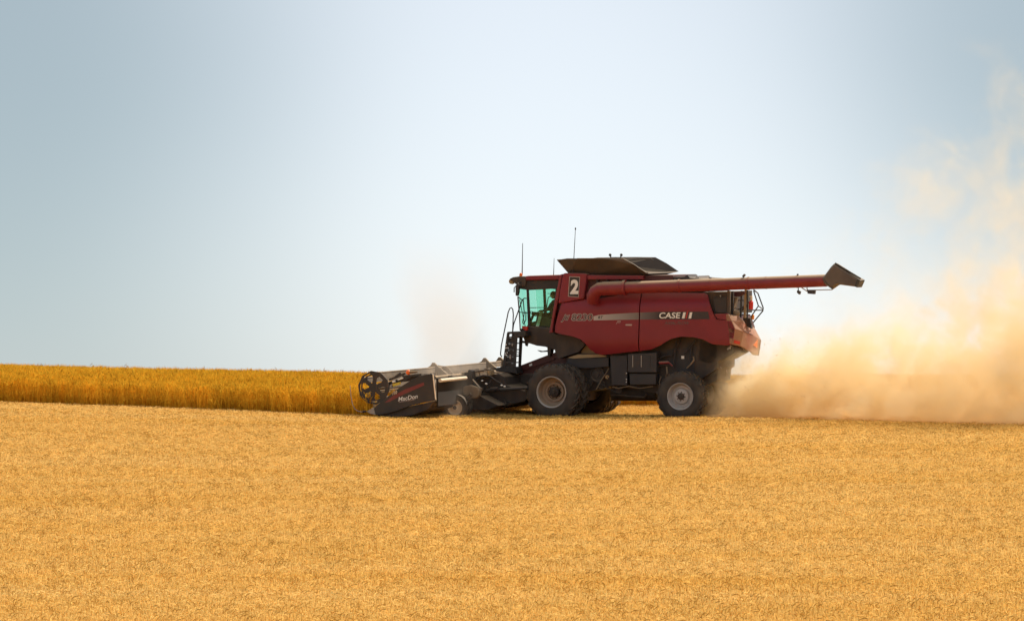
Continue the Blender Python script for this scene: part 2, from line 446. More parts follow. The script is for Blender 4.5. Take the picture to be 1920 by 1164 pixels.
M['stubble'] = plant_mat('cut_straw', (0.85, 0.605, 0.225), (0.80, 0.52, 0.145), trans=0.42, lo=0.88, hi=1.08)
M['wheat'] = plant_mat('ripe_wheat', (0.88, 0.555, 0.055), (0.85, 0.49, 0.038), trans=0.27, lo=0.7, hi=1.15)
def library(name, obs):
    c = bpy.data.collections.new(name)
    for o in obs: c.objects.link(o)
    return c
stub_lib = library('stubble_kinds', [stubble_tuft(M['stubble']) for _ in range(6)])
wheat_lib = library('wheat_kinds', [wheat_tuft(M['wheat']) for _ in range(6)] + [wheat_tuft(M['wheat'], True)])

def scatter(name, P, idx, scl, rot, coll, label, cat):
    me = bpy.data.meshes.new(name)
    me.vertices.add(len(P)); me.vertices.foreach_set('co', P.astype('f').ravel())
    for an, ty, arr, key in (('idx', 'INT', idx.astype('i'), 'value'), ('scl', 'FLOAT_VECTOR', scl.astype('f').ravel(), 'vector'), ('rot', 'FLOAT_VECTOR', rot.astype('f').ravel(), 'vector')):
        a = me.attributes.new(an, ty, 'POINT'); a.data.foreach_set(key, arr)
    o = link(name, me)
    g = bpy.data.node_groups.new(name, 'GeometryNodeTree')
    g.interface.new_socket('Geometry', in_out='INPUT', socket_type='NodeSocketGeometry')
    g.interface.new_socket('Geometry', in_out='OUTPUT', socket_type='NodeSocketGeometry')
    gi = g.nodes.new('NodeGroupInput'); go = g.nodes.new('NodeGroupOutput')
    ip = g.nodes.new('GeometryNodeInstanceOnPoints'); ci = g.nodes.new('GeometryNodeCollectionInfo')
    ci.inputs['Collection'].default_value = coll; ci.inputs['Separate Children'].default_value = True; ci.inputs['Reset Children'].default_value = True
    def na(n, ty):
        x = g.nodes.new('GeometryNodeInputNamedAttribute'); x.data_type = ty; x.inputs[0].default_value = n
        return x.outputs[0]
    g.links.new(gi.outputs[0], ip.inputs['Points']); g.links.new(ci.outputs[0], ip.inputs['Instance'])
    ip.inputs['Pick Instance'].default_value = True
    g.links.new(na('idx', 'INT'), ip.inputs['Instance Index'])
    g.links.new(na('scl', 'FLOAT_VECTOR'), ip.inputs['Scale'])
    g.links.new(na('rot', 'FLOAT_VECTOR'), ip.inputs['Rotation'])
    g.links.new(ip.outputs[0], go.inputs[0])
    md = o.modifiers.new('plants', 'NODES'); md.node_group = g
    stuff(o, label, cat)
    return o

U_CUT = L(704, 770, -3.4).x; V_NEAR = -3.25; V_FAR = 8.9
def machine_uv(P):
    d = P - np.array(ORG)
    return d @ np.array(EU), d @ np.array(EV)
def spread_points(y0, y1, dens, margin=7):
    n = int((y1 - y0) * 2 * (0.1164 * y1 + margin) * dens)
    st_ = dens ** -0.5; W = 0.1164 * y1 + margin                     # jittered grid: an even stand without bald spots
    X, Y = np.meshgrid(np.arange(-W, W, st_), np.arange(y0, y1, st_))
    X = X.ravel() + rng.uniform(-.5, .5, X.size) * st_; Y = Y.ravel() + rng.uniform(-.5, .5, Y.size) * st_
    k = np.abs(X) < 0.1164 * Y + margin
    X, Y = X[k], Y[k]
    return np.stack([X, Y, ground_z(X, Y)], 1)
def region(P):
    u, v = machine_uv(P)
    e = 0.12 * np.sin(u * 1.7) + 0.08 * np.sin(u * 4.1 + 1)
    return ((v > V_NEAR + e) & (u < U_CUT + 0.1 * np.sin(v * 3))) | (v > V_FAR + e)
P = np.concatenate([spread_points(66, 110, 17), spread_points(110, 181, 17)])
P = P[~region(P)]
u_, v_ = machine_uv(P)
n = len(P)
hs = rng.uniform(0.85, 1.12, n)
# combed rows left by the drill and low spots
patchy = 0.5 + 0.5 * np.sin(P[:, 0] * 0.21 + 1.3 * np.sin(P[:, 1] * 0.13)) * np.sin(P[:, 1] * 0.35 + 0.7 * np.sin(P[:, 0] * 0.3))
hs *= 0.9 + 0.2 * patchy
fresh = (v_ > V_NEAR - 1.6) & (v_ < V_NEAR + 0.4) & (u_ < U_CUT + 3)
hs[fresh] *= 0.75
under = (v_ > -0.6) & (v_ < 5.6) & (u_ > -1.2)                     # rolled flat behind the wheels
hs[under] *= 0.7
scl = np.stack([np.ones(n), np.ones(n), hs], 1)
rot = np.stack([np.zeros(n), np.zeros(n), rng.uniform(-0.35, 0.35, n) + np.pi * rng.integers(0, 2, n)], 1)
scatter('stubble', P, rng.integers(0, 6, n), scl, rot, stub_lib, 'pale golden cut stubble covering the slope in front of the harvester', 'stubble')
P = spread_points(140, 184, 22)
P = P[region(P)]
n = len(P)
idx = rng.integers(0, 6, n); idx[rng.random(n) < 0.006] = 6
hs = rng.uniform(0.88, 1.08, n)
scl = np.stack([np.ones(n), np.ones(n), hs], 1)
rot = np.stack([rng.normal(0, 0.05, n), rng.normal(0, 0.05, n), rng.uniform(-0.5, 0.5, n) + np.pi * rng.integers(0, 2, n)], 1)
scatter('standing_wheat', P, idx, scl, rot, wheat_lib, 'uncut deep golden wheat standing along the hill crest', 'wheat')

# ================================================================== combine harvester
CH = thing('combine_harvester', 'dark red combine harvester driving left through the wheat, unloading auger folded back', 'combine', MACH)

def cut_sheet(poly, v0, v1, nu, nw, fn):
    """outline extruded in v, sliced into a grid so that the outer side can be curved by fn(u, w)"""
    mb = MB().prism(poly, v0, v1)
    me = bpy.data.meshes.new('t'); me.from_pydata(mb.v, [], mb.f)
    bm = bmesh.new(); bm.from_mesh(me); bpy.data.meshes.remove(me)
    bmesh.ops.recalc_face_normals(bm, faces=bm.faces)
    us = [p[0] for p in poly]; wsx = [p[1] for p in poly]
    for i in range(1, nu):
        x = min(us) + (max(us) - min(us)) * i / nu
        bmesh.ops.bisect_plane(bm, geom=bm.verts[:] + bm.edges[:] + bm.faces[:], plane_co=(x, 0, 0), plane_no=(1, 0, 0))
    for i in range(1, nw):
        z = min(wsx) + (max(wsx) - min(wsx)) * i / nw
        bmesh.ops.bisect_plane(bm, geom=bm.verts[:] + bm.edges[:] + bm.faces[:], plane_co=(0, 0, z), plane_no=(0, 0, 1))
    for p in bm.verts: p.co.y += fn(p.co.x, p.co.z)
    out = MB(); bm.verts.index_update()
    out.v = [tuple(p.co) for p in bm.verts]; out.f = [tuple(q.index for q in f.verts) for f in bm.faces]
    bm.free()
    return out
def mirrored(mb):
    o = MB(); o.v = [(x, 2 * VC - y, z) for x, y, z in mb.v]; o.f = list(mb.f); return o

VP = 0.95                                                            # plane of the near side panels
w_hi = L(1150, 577, VP).z; w_top = L(1150, 550, VP).z; w_lo = L(1150, 640, VP).z; w_bot = L(1150, 665, VP).z
def bulge(u, w):
    if w > w_hi: return 0.20 * ((w - w_hi) / (w_top - w_hi)) ** 1.6
    if w < w_lo: return 0.16 * ((w_lo - w) / (w_lo - w_bot)) ** 1.5
    return 0.0
front_poly = LP([(1053,568),(1094,561.5),(1120,559.5),(1145,556),(1165,551.5),(1180,550),(1199,549.5),(1197.5,605),(1195.5,658),(1160,662),
                 (1126,665.5),(1114,662),(1105,655),(1098,645),(1089,636.5),(1074,630.5),(1050,626),(1041,623),(1041,612),(1046,590)], VP)
rear_poly = LP([(1201,549.5),(1260,549),(1318,549.5),(1324,553),(1331,572),(1337,588),(1343,599),(1360,601),(1371,602),(1377.5,616),(1375.5,632),(1372,646),
                (1360,647.5),(1335,645),(1318,636),(1300,632),(1276,631),(1257,635.5),(1238,647),(1220,655),(1197.5,658),(1199.5,605)], VP)
pf = cut_sheet(front_poly, VP, VP + 0.06, 14, 14, bulge)
pr = cut_sheet(rear_poly, VP, VP + 0.06, 16, 14, bulge)
front_panel = part('front_side_panel', pf, 'red', CH, smooth=R(40))
rear_panel = part('rear_side_panel', pr, 'red', CH, smooth=R(40))
part('front_side_panel', mirrored(pf), 'red', CH, smooth=R(40)); far_poly = LP([(1201,549.5),(1260,549),(1318,549.5),(1324,553),(1331,572),(1331,610),(1318,632),(1300,632),(1276,631),(1257,635.5),(1238,647),(1220,655),(1197.5,658),(1199.5,605)], VP)
part('rear_side_panel', mirrored(cut_sheet(far_poly, VP, VP + 0.06, 10, 10, bulge)), 'red', CH, smooth=R(40))
# step of the rear panel behind the slanted end
part('rear_shelf_panel', MB().prism(LP([(1338,588.5),(1364,587.5),(1371,600.5),(1358,600.3),(1344,598)], VP), VP + 0.03, VP + 0.5), 'red', CH, 0.015)

# numbered panel beside the cab
num_poly = LP([(1056,513),(1060,512),(1097,512.5),(1101,514),(1099,530),(1095,560),(1054,567.5),(1047,569),(1050,545)], VP)
num = part('number_panel', MB().prism(num_poly, VP - 0.02, VP + 0.7), 'red', CH, 0.03)
part('number_panel', mirrored(MB().prism(num_poly, VP - 0.02, VP + 0.7)), 'red', CH, 0.03)
corner = LP([(1050,515),(1055.5,513.5),(1048,560),(1045,572),(1039,600),(1036,624),(1030,624),(1036,590),(1041,560)], VP + 0.1)
part('front_corner_panel', MB().prism(corner, VP + 0.06, VP + 0.55), 'red_dust_lit_top', CH, 0.03)

# inner body that carries the panels
core = LP([(1052,517),(1262,516),(1264,548),(1322,552),(1338,590),(1365,592),(1374,616),(1368,640),(1335,640),(1317,630),(1276,626),(1250,631),(1236,642),
           (1218,652),(1190,656),(1128,660),(1104,640),(1078,624),(1045,620)], VP + 0.3)
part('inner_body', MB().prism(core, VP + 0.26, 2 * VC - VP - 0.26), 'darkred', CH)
deck = L(1258, 522, 1.3)
part('tank_side_wall', MB().prism(LP([(1099,515),(1262,517),(1262,556),(1096,562)], 1.2), 1.17, 1.205), 'darkred', CH)
part('top_rail', MB().prism(LP([(1101,516),(1205,516.5),(1206,524),(1101,524)], 0.98), 0.97, 1.165), 'red', CH, 0.015)
for k in range(5):
    part('rail_bracket', MB().prism(LP([(1118+k*19,524.2),(1122+k*19,524.2),(1121+k*19,529),(1119+k*19,529)], 1.1), 1.06, 1.165), 'charcoal', CH)

# ---- grain tank extension: four flared panels
def quad_panel(a, b, c, d, th, nrm):
    nrm = Vector(nrm).normalized() * th
    P4 = [Vector(p) for p in (a, b, c, d)]
    return MB().add(P4 + [p + nrm for p in P4], [(0,1,2,3),(7,6,5,4),(0,4,5,1),(1,5,6,2),(2,6,7,3),(3,7,4,0)])
def flared_side(vb, vt, s):
    bot = [L(x, y, 1.25) for x, y in [(1067,514),(1110,515),(1180,516.5),(1205,517)]]
    top = [L(x, y, 0.75) for x, y in [(1082,484.5),(1130,484.3),(1168,484.8),(1189,496),(1212,511.5)]]
    pts = [(p.x, vb, p.z) for p in bot] + [(p.x, vt, p.z) for p in reversed(top)]
    n = len(pts); off = Vector((0, 0.03 * s, 0.01))
    return MB().add(pts + [tuple(Vector(p) + off) for p in pts], [tuple(range(n)), tuple(range(2*n-1, n-1, -1))] + [(i, i+n, (i+1) % n + n, (i+1) % n) for i in range(n)])
part('tank_extension_side', flared_side(1.25, 0.75, 1), 'tankext', CH)
part('tank_extension_side', flared_side(2*VC-1.25, 2*VC-0.75, -1), 'tankext', CH)
fl, fr_ = L(1067, 514, 1.25), L(1205, 517, 1.25)
ft, rt = L(1044, 487.5, 1.1), L(1216, 513, 1.1)
ct, crt = L(1082, 484.5, 0.75), L(1212, 511.5, 0.75)
V2 = 2 * VC
part('tank_extension_front', quad_panel((fl.x, 1.25, fl.z), (ft.x, 1.1, ft.z), (ft.x, V2-1.1, ft.z), (fl.x, V2-1.25, fl.z), 0.03, (1, 0, 1)), 'tankext', CH)
part('tank_extension_rear', quad_panel((fr_.x, 1.25, fr_.z), (rt.x, 1.1, rt.z), (rt.x, V2-1.1, rt.z), (fr_.x, V2-1.25, fr_.z), 0.03, (-1, 0, 1)), 'tankext', CH)
for v1, v2, v3 in ((1.25, 1.1, 0.75), (V2-1.25, V2-1.1, V2-0.75)):
    mid = L(1063, 484.5, 0.9)
    part('tank_extension_corner', MB().add([(fl.x, v1, fl.z), (ft.x, v2, ft.z), (mid.x, (v2+v3)/2, mid.z), (ct.x, v3, ct.z),
         (fl.x+.04, v1, fl.z), (ft.x+.04, v2, ft.z), (mid.x+.04, (v2+v3)/2, mid.z-.01), (ct.x+.04, v3, ct.z)],
         [(0,1,2,3),(7,6,5,4),(0,4,5,1),(1,5,6,2),(2,6,7,3),(3,7,4,0)]), 'tankext', CH)
    part('tank_extension_corner', MB().add([(fr_.x, v1, fr_.z), (rt.x, v2, rt.z), (crt.x, v3, crt.z), (fr_.x-.04, v1, fr_.z), (rt.x-.04, v2, rt.z), (crt.x-.04, v3, crt.z)],
         [(0,1,2),(5,4,3),(0,3,4,1),(1,4,5,2),(2,5,3,0)]), 'tankext', CH)
# grain probe over the tank and a hose along the rim
a, b_, c_, d_ = L(1144, 478, VC), L(1146, 484, VC), L(1163, 484, VC), L(1165, 478, VC)
part('tank_probe', MB().tube([a, b_, L(1154, 483, VC), c_, d_], 0.025, 6).sphere(a, 0.05).sphere(d_, 0.05).tube([b_, b_ - Vector((0,0,.8))], .02, 6), 'black', CH)
part('rim_hose', MB().tube([L(1180,488,.72), L(1205,485.5,.72), L(1220,485.5,.72), L(1226,489,.74)], 0.018, 6), 'black', CH)

# ---- unloading auger
VA = 0.62
pA, pB = L(1128, 541.3, VA), L(1548, 526, VA)
axis = (pB - pA).normalized()
def along(px):                                                       # point of the auger axis over photo column px
    t = (px - 1128) / (1548 - 1128); return pA + (pB - pA) * t
auger = part('unloading_auger', MB().tube([along(1130), along(1172)], 0.235, 24).tube([along(1172), along(1550)], 0.205, 24), 'red_dust_lit_top', CH, smooth=R(40))
elb = [along(1136), along(1124) + Vector((0, 0.0, 0)), along(1117) + Vector((-.02, .02, -.09)), along(1112) + Vector((-.04, .08, -.24)), along(1110) + Vector((-.04, .2, -.4))]
part('auger_elbow', MB().tube(elb, 0.225, 20), 'red_dust_lit_top', CH, smooth=R(50))
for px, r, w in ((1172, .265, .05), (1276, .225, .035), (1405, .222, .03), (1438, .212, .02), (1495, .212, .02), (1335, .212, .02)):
    p = along(px); part('auger_collar', MB().tube([p - axis * w, p + axis * w], r, 24), 'red_dust_lit_top', CH, smooth=R(40))
# rubber spout
sp_in = LP([(1561,500),(1567.5,493.5),(1617,525),(1611,538),(1574,533),(1561,541),(1547,531),(1544,523)], VA)
sp_c = L(1575, 518, VA)
def inset(poly, f): return [(sp_c.x + (x - sp_c.x) * f, sp_c.z + (z - sp_c.z) * f) for x, z in poly]
n_ = len(sp_in)
spm = MB()
rings = [(inset(sp_in, .86), VA - .27), (sp_in, VA - .17), (sp_in, VA + .17), (inset(sp_in, .86), VA + .27)]
for pl_, vv in rings: spm.v += [(x, vv, z) for x, z in pl_]
for r_ in range(3):
    for i in range(n_): spm.f.append((r_*n_+i, r_*n_+(i+1) % n_, (r_+1)*n_+(i+1) % n_, (r_+1)*n_+i))
spm.f += [tuple(range(n_)), tuple(range(4*n_-1, 3*n_-1, -1))]
spout = part('auger_spout', spm, 'boot', CH, 0.02)
part('spout_lip', MB().prism(LP([(1612,522),(1617.5,525.5),(1611.5,539),(1606.5,536.5)], VA), VA - .285, VA + .285), 'black', spout, 0.01)
part('spout_edge', MB().bar(L(1566, 493.5, VA-.2), L(1614, 522.5, VA-.2), .05, .06), 'black', spout)
part('spout_clamp', MB().tube([L(1545,522,VA-.24), L(1550,530,VA-.25), L(1561,541,VA-.22)], .03, 6), 'charcoal', spout)
rodm = MB().tube([L(1519,544,VA), L(1560,543,VA), L(1574,533,VA)], .018, 6).bar(L(1503,539,VA), L(1513,546,VA), .03).bar(L(1513,539,VA), L(1514,546,VA), .03)
part('spout_linkage', rodm, 'steel', auger)
part('spout_actuator', MB().prism(LP([(1514,543),(1529,544.5),(1528,551.5),(1515.5,550.5)], VA), VA-.09, VA+.09), 'charcoal', auger, .015)
part('work_lamp', MB().prism(LP([(1496,544),(1501,546.5),(1499.5,552),(1495.5,548.5)], VA), VA-.09, VA+.09).bar(L(1496.5,536,VA), L(1497,545,VA), .025), 'black', auger)
part('lamp_bracket', MB().bar(L(1393,519,VA-.05), L(1397,514.5,VA-.05), .06, .1), 'black', auger)
part('lamp_bracket', MB().bar(L(1495.5,516.5,VA), L(1496,513.5,VA), .05), 'black', auger)

# ---- engine deck
part('engine_deck', MB().prism(LP([(1258,519),(1276,519),(1291,518),(1293,521),(1302,522),(1330,524),(1330,547),(1258,549)], 1.2), 1.21, V2 - 1.5), 'charcoal', CH)
part('engine_cover', MB().prism(LP([(1284,519),(1291,515.5),(1293,519),(1300,520.5)], 1.7), 1.6, 2.6).tube([L(1304,522,1.6), L(1306,519.6,1.6), L(1310,521,1.6)], .015, 6).box(L(1329,522,1.6), L(1334,519.5,1.9)), 'black', CH)
part('engine_bay', MB().prism(LP([(1318,548),(1366,547),(1366,589),(1340,589)], VP + .2), VP + .2, V2 - VP - .2), 'chassis', CH)
scr = part('radiator_screen', MB().prism(LP([(1336.5,557.5),(1363,557.5),(1363,586),(1340,586)], VP + .14), VP + .14, VP + .198), 'charcoal', CH, .01)
part('screen_latch', MB().sphere(L(1351,555,VP+.18), .035), 'steel', scr)
part('deck_post', MB().prism(LP([(1363.5,545),(1368.5,545),(1368.5,589),(1363.5,588)], VP + .1), VP + .1, VP + .2), 'tankext', CH)
part('deck_post', MB().prism(LP([(1371,546),(1375,546),(1374,590),(1370.5,589)], VP + .3), VP + .3, VP + .4), 'charcoal', CH)
part('exhaust_cover', MB().prism(LP([(1373,557),(1379.5,557),(1376,577),(1373,579)], VP + .5), VP + .5, VP + .8), 'dusty', CH)
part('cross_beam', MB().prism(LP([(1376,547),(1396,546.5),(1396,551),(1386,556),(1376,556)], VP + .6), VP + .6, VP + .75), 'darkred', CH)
vr = 1.7
part('rear_post', MB().bar(L(1390.5,545,vr), L(1389,595,vr), .05), 'black', CH)
part('rear_post', MB().bar(L(1398.5,540,vr), L(1396.5,596,vr), .07), 'tan', CH)
part('rear_post', MB().bar(L(1401.5,544,vr), L(1401,597,vr), .045), 'black', CH)
cage = MB()
for pts, v in (([(1413,543),(1421,549.5),(1431,577),(1430.5,582.5),(1412,605)], 2.6), ([(1413,545),(1415,551.5),(1422,573.5),(1408,594)], 1.9)):
    cage.tube([L(x, y, v) for x, y in pts], .022, 6)
part('rear_guard_rail', cage.tube([L(1422,573.5,1.9), L(1431,580,2.6)], .018, 6).tube([L(1376,581.5,1.9), L(1430.5,581.5,2.5)], .022, 6).tube([L(1414,545,1.9), L(1421,549.5,2.6)], .018, 6), 'black', CH)
part('rear_brace', MB().tube([L(1376,582,1.8), L(1390,578,1.8), L(1405,566,1.9)], .02, 6).tube([L(1388,586,1.8), L(1404,566,1.8)], .025, 6).tube([L(1383,563,1.8), L(1396,563,1.8)], .018, 6), 'black', CH)
fe = part('fire_extinguisher', MB().tube([L(1408,580,1.75), L(1408.5,566,1.75)], .075, 12).tube([L(1408.5,566,1.75), L(1408.7,563,1.75)], .075, 12, .03), 'redlens', CH, smooth=R(40))
part('extinguisher_valve', MB().tube([L(1408.7,563,1.75), L(1409,557,1.75)], .04, 8).box(L(1405,557.5,1.72), L(1411,554.5,1.8)), 'cream', fe)
part('rear_beacon', MB().tube([L(1411,599,2.1), L(1411.5,592,2.1)], .055, 10).sphere(L(1411.5,592,2.1), .055, 10, 6), 'amber', CH, smooth=R(50))
part('rear_step_plate', MB().prism(LP([(1394,593),(1401,595),(1407,596),(1410,616),(1403,613),(1394,606)], 1.9), 1.85, 2.0), 'chassis', CH)
part('air_dome', MB().sphere(L(1380,588,1.4), .14, 12, 8), 'dusty', CH, smooth=R(60))

# ---- rear hood, lofted across the tail
secs = [(VP, [(1362,590),(1365,588.5),(1371.5,601),(1378,616),(1372.5,646),(1368,644)]),
        (1.3, [(1350,586),(1384,592),(1391,602.5),(1394,621),(1389,649),(1360,644)]),
        (2.2, [(1365,590),(1398,604),(1404,611),(1411.5,628),(1408,660),(1375,644)]),
        (3.1, [(1375,590),(1410,611),(1417,618),(1427.5,638),(1423.5,667),(1390,644)]),
        (3.4, [(1378,590),(1407,612),(1411,620),(1415,640),(1411,666),(1392,644)])]
hm = MB(); q = 6
for v, pts in secs: hm.v += [tuple(L(x, y, v)) for x, y in pts]
for i in range(len(secs) - 1):
    for j in range(q): hm.f.append((i*q+j, i*q+(j+1) % q, (i+1)*q+(j+1) % q, (i+1)*q+j))
hm.f += [tuple(range(q)), tuple(range((len(secs)-1)*q+q-1, (len(secs)-1)*q-1, -1))]
hood = part('rear_hood', hm, 'hood', CH, 0.02)
def on_face(i, j, s, t, out=.01):
    a, b2, c2, d2 = [Vector(hm.v[k]) for k in (i*q+j, i*q+j+1, (i+1)*q+j+1, (i+1)*q+j)]
    p = a*(1-s)*(1-t) + b2*(1-s)*t + c2*s*t + d2*s*(1-t)
    nn = (b2-a).cross(d2-a).normalized()
    if nn.x < 0: nn = -nn
    return p + nn * out
def plate(i, j, st, out):
    p0 = [on_face(i, j, s, t, .004) for s, t in st]; p1 = [on_face(i, j, s, t, out) for s, t in st]
    n = len(st)
    return MB().add(p0 + p1, [tuple(range(n)), tuple(range(2*n-1, n-1, -1))] + [(k, k+n, (k+1) % n + n, (k+1) % n) for k in range(n)])
part('tail_lamp', plate(0, 3, [(.15,.68),(.8,.70),(.8,.9),(.15,.88)], .02), 'redlens', hood)
part('warning_triangle', plate(2, 3, [(.15,.55),(.55,.1),(.62,.6)], .02), 'orange', hood)
part('hood_seam', plate(1, 2, [(.02,.95),(.98,.95),(.98,1.0),(.02,1.0)], .012), 'darkred', hood)
part('hood_seam', plate(2, 3, [(.86,.0),(.9,.0),(.9,1.0),(.86,1.0)], .012), 'darkred', hood)

# ---- decals and lettering
def text_mb(body, x0, x1, y0, y1, v, mat, parent, name, shear=0.0, bold=0.0, rise=0.0, ext=0.002, label=None, sp=1.0):
    """lettering that fills the photo box x0..x1, y0..y1 on the plane at v"""
    cu = bpy.data.curves.new('t', 'FONT'); cu.body = body; cu.shear = shear; cu.offset = bold; cu.extrude = 0.0; cu.space_character = sp
    cu.resolution_u = 3
    ob = bpy.data.objects.new('t', cu); C.objects.link(ob)
    dg = bpy.context.evaluated_depsgraph_get(); dg.update()
    me0 = bpy.data.meshes.new_from_object(ob.evaluated_get(dg))
    bpy.data.objects.remove(ob)
    co = np.array([p.co[:] for p in me0.vertices])
    mn, mxx = co.min(0), co.max(0)
    a, b2 = L(x0, y1, v), L(x1, y0, v)
    W, H = b2.x - a.x, b2.z - a.z
    slope = rise
    out = []
    for x, y, _ in co:
        fx = (x - mn[0]) / (mxx[0] - mn[0]); fy = (y - mn[1]) / (mxx[1] - mn[1])
        out.append((a.x + fx * W, v, a.z + fy * H + fx * W * slope))
    f0 = [tuple(p.vertices) for p in me0.polygons]
    bm = bmesh.new()
    vv = [bm.verts.new(p) for p in out]
    for f in f0:
        try: bm.faces.new([vv[i] for i in f])
        except ValueError: pass
    ext_ = bmesh.ops.extrude_face_region(bm, geom=bm.faces[:])
    for e in ext_['geom']:
        if isinstance(e, bmesh.types.BMVert): e.co.y -= ext
    bmesh.ops.recalc_face_normals(bm, faces=bm.faces)
    me = bpy.data.meshes.new(name); bm.to_mesh(me); bm.free(); bpy.data.meshes.remove(me0)
    me.materials.append(M[mat])
    o = link(name, me, parent)
    if label: o['label'] = label
    return o
def sheet(pts, v, mat, parent, name, th=.004):
    return part(name, MB().prism(LP(pts, v), v - th, v - .0005), mat, parent)
u0, u1 = L(1113, 595, VP).x, L(1200, 595, VP).x; u2 = L(1332, 595, VP).x
sheet([(1113,593),(1122,590.5),(1150,588.5),(1198,586),(1197.8,599),(1113,600.5)], VP, stripe_mat('silver_fade', u0, u1, (.44,.40,.38), (.16,.13,.12)), front_panel, 'stripe')
sheet([(1200.3,585.8),(1230,584.5),(1328,584),(1330.5,598.5),(1200.1,599)], VP, stripe_mat('charcoal_fade', u1, L(1236,595,VP).x, (.15,.12,.115), (.035,.024,.026)), rear_panel, 'stripe')
text_mb('CASE', 1236, 1276, 585.5, 597, VP - .0045, 'white', rear_panel, 'lettering', 0.15, .02)
M['logored'] = surf('logo_red_vinyl', (0.42, 0.02, 0.02), 0.5, dust=0.03, up=0)
sheet([(1281.2,585.5),(1286,585.5),(1283.4,597),(1278.4,597)], VP - .0045, 'white', rear_panel, 'lettering', .002)
sheet([(1288.3,582.5),(1291,582.5),(1287.7,597),(1285,597)], VP - .0045, 'logored', rear_panel, 'lettering', .002)
sheet([(1293.4,585.5),(1298.2,585.5),(1295.8,597),(1290.8,597)], VP - .0045, 'white', rear_panel, 'lettering', .002)
text_mb('AXIAL-FLOW', 1246, 1293, 602.3, 608.5, VP, 'inkdim', rear_panel, 'lettering', 0.3, .02)
text_mb('8230', 1071, 1112, 587.3, 601.7, VP, 'pale', front_panel, 'lettering', 0.12, .05)
text_mb('8230', 1072.3, 1110.7, 588.5, 600.5, VP - .0025, 'ink', front_panel, 'lettering', 0.12, .0)
text_mb('Jti', 1051.5, 1068.5, 589, 604, VP, 'pale', front_panel, 'lettering', 0.5, .05)
text_mb('Jti', 1052.5, 1067.5, 590.2, 602.8, VP - .0025, 'ink', front_panel, 'lettering', 0.5, .01)
text_mb('JTI', 1155, 1164, 601.5, 607, VP, 'pale', front_panel, 'lettering', 0.4, .02)
sheet([(1173.5,607.5),(1185.5,607.8),(1184.5,610.5),(1172.5,610.3)], VP, 'pale', front_panel, 'sticker')
text_mb('RT', 1121, 1131, 592.2, 597.5, VP - .0045, 'ink', front_panel, 'lettering', 0.3, .03)
vn = VP - .02
sheet([(1067.5,518),(1087.5,519),(1085,557.5),(1065,556)], vn, 'pale', num, 'number_plate', .004)
sheet([(1068.6,519.2),(1086.4,520),(1084,556.4),(1066.2,555)], vn - .0045, 'ink', num, 'number_plate', .003)
text_mb('2', 1068.7, 1084.2, 524, 551.5, vn - .0085, 'white', num, 'lettering', 0.1, .045)

# ---- under-body
VF = 1.5
part('chassis_frame', MB().prism(LP([(1062,672),(1085,662),(1140,664),(1180,655),(1240,634),(1258,622),(1318,622),(1345,634),(1345,690),(1330,700),(1300,720),(1236,738),(1150,722),(1100,735),(1062,735)], VF), VF, V2 - VF), 'chassis', CH)
part('front_axle', MB().tube([(0.02, .3, L(1034,735,0).z), (0.02, V2 - .3, L(1034,735,0).z)], .17, 12).box((-.3, 1.35, .55), (.35, V2 - 1.35, 1.35)), 'chassis', CH)
sb = part('storage_box', MB().prism(LP([(1177,664),(1231,661),(1231,698),(1177,698)], 1.1), 1.1, 1.5), 'charcoal', CH, .015)
for k in range(3): part('box_rib', MB().prism(LP([(1186+k*16,666),(1187.2+k*16,666),(1187.2+k*16,688),(1186+k*16,688)], 1.1), 1.085, 1.099), 'steel' if k < 2 else 'charcoal', sb)
part('storage_box', MB().prism(LP([(1180,701),(1230,701),(1230,721),(1181,721)], 1.15), 1.15, 1.6), 'charcoal', CH, .015)
fp = part('frame_plate', MB().prism(LP([(1144,667),(1176,666),(1176,722),(1147,722)], 1.2), 1.2, 1.5), 'charcoal', CH, .01)
for y in (699.5, 711, 716): part('bolt', MB().sphere(L(1174.5, y, 1.2), .02, 8, 5), 'white', fp)
part('fluid_cap', MB().tube([L(1138.5,706.5,1.35), L(1138.5,706.5,1.5)], .07, 14), 'tan', CH, smooth=R(40))
part('frame_rail', MB().prism(LP([(1064,671.5),(1141,670),(1141,687),(1110,690),(1064,690)], 1.3), 1.3, 1.5), 'charcoal', CH, .01)
part('frame_cap', MB().prism(LP([(1066,670),(1085,664.5),(1128,664),(1139,668.5),(1075,672)], 1.3), 1.25, 1.6), 'tan', CH)
part('belly_tank', MB().tube([L(1150,736,2.0), L(1232,736,2.0)], .28, 16), 'chassis', CH, smooth=R(40))
part('skid_rod', MB().tube([L(1146,740.5,1.6), L(1172,741.5,1.6), L(1174,743,1.6), L(1208,744.5,1.6), L(1212,739,1.6)], .035, 6), 'chassis', CH)
part('rock_trap', MB().prism(LP([(1090,648),(1107,646),(1114,658),(1118,666),(1090,666)], 1.6), 1.6, 2.2), 'tan', CH)
for k, (x, y, r) in enumerate(((1120, 702, .26), (1103, 716, .17), (1128, 722, .14), (1160, 730, .12))):
    c_p = L(x, y, 1.4)
    pu = part('pulley', MB().lathe([(0, -.02), (r*.3, -.03), (r*.34, .0), (r*.8, .01), (r*.86, -.03), (r, -.03), (r, .05), (0, .05)], 22, tuple(c_p)), 'chassis', CH, smooth=R(30))
part('drive_belt', MB().bar(L(1116,688.5,1.38), L(1160,723,1.38), .03, .06), 'black', CH)
part('drive_belt', MB().bar(L(1112,713,1.38), L(1155,735,1.38), .03, .06), 'black', CH)
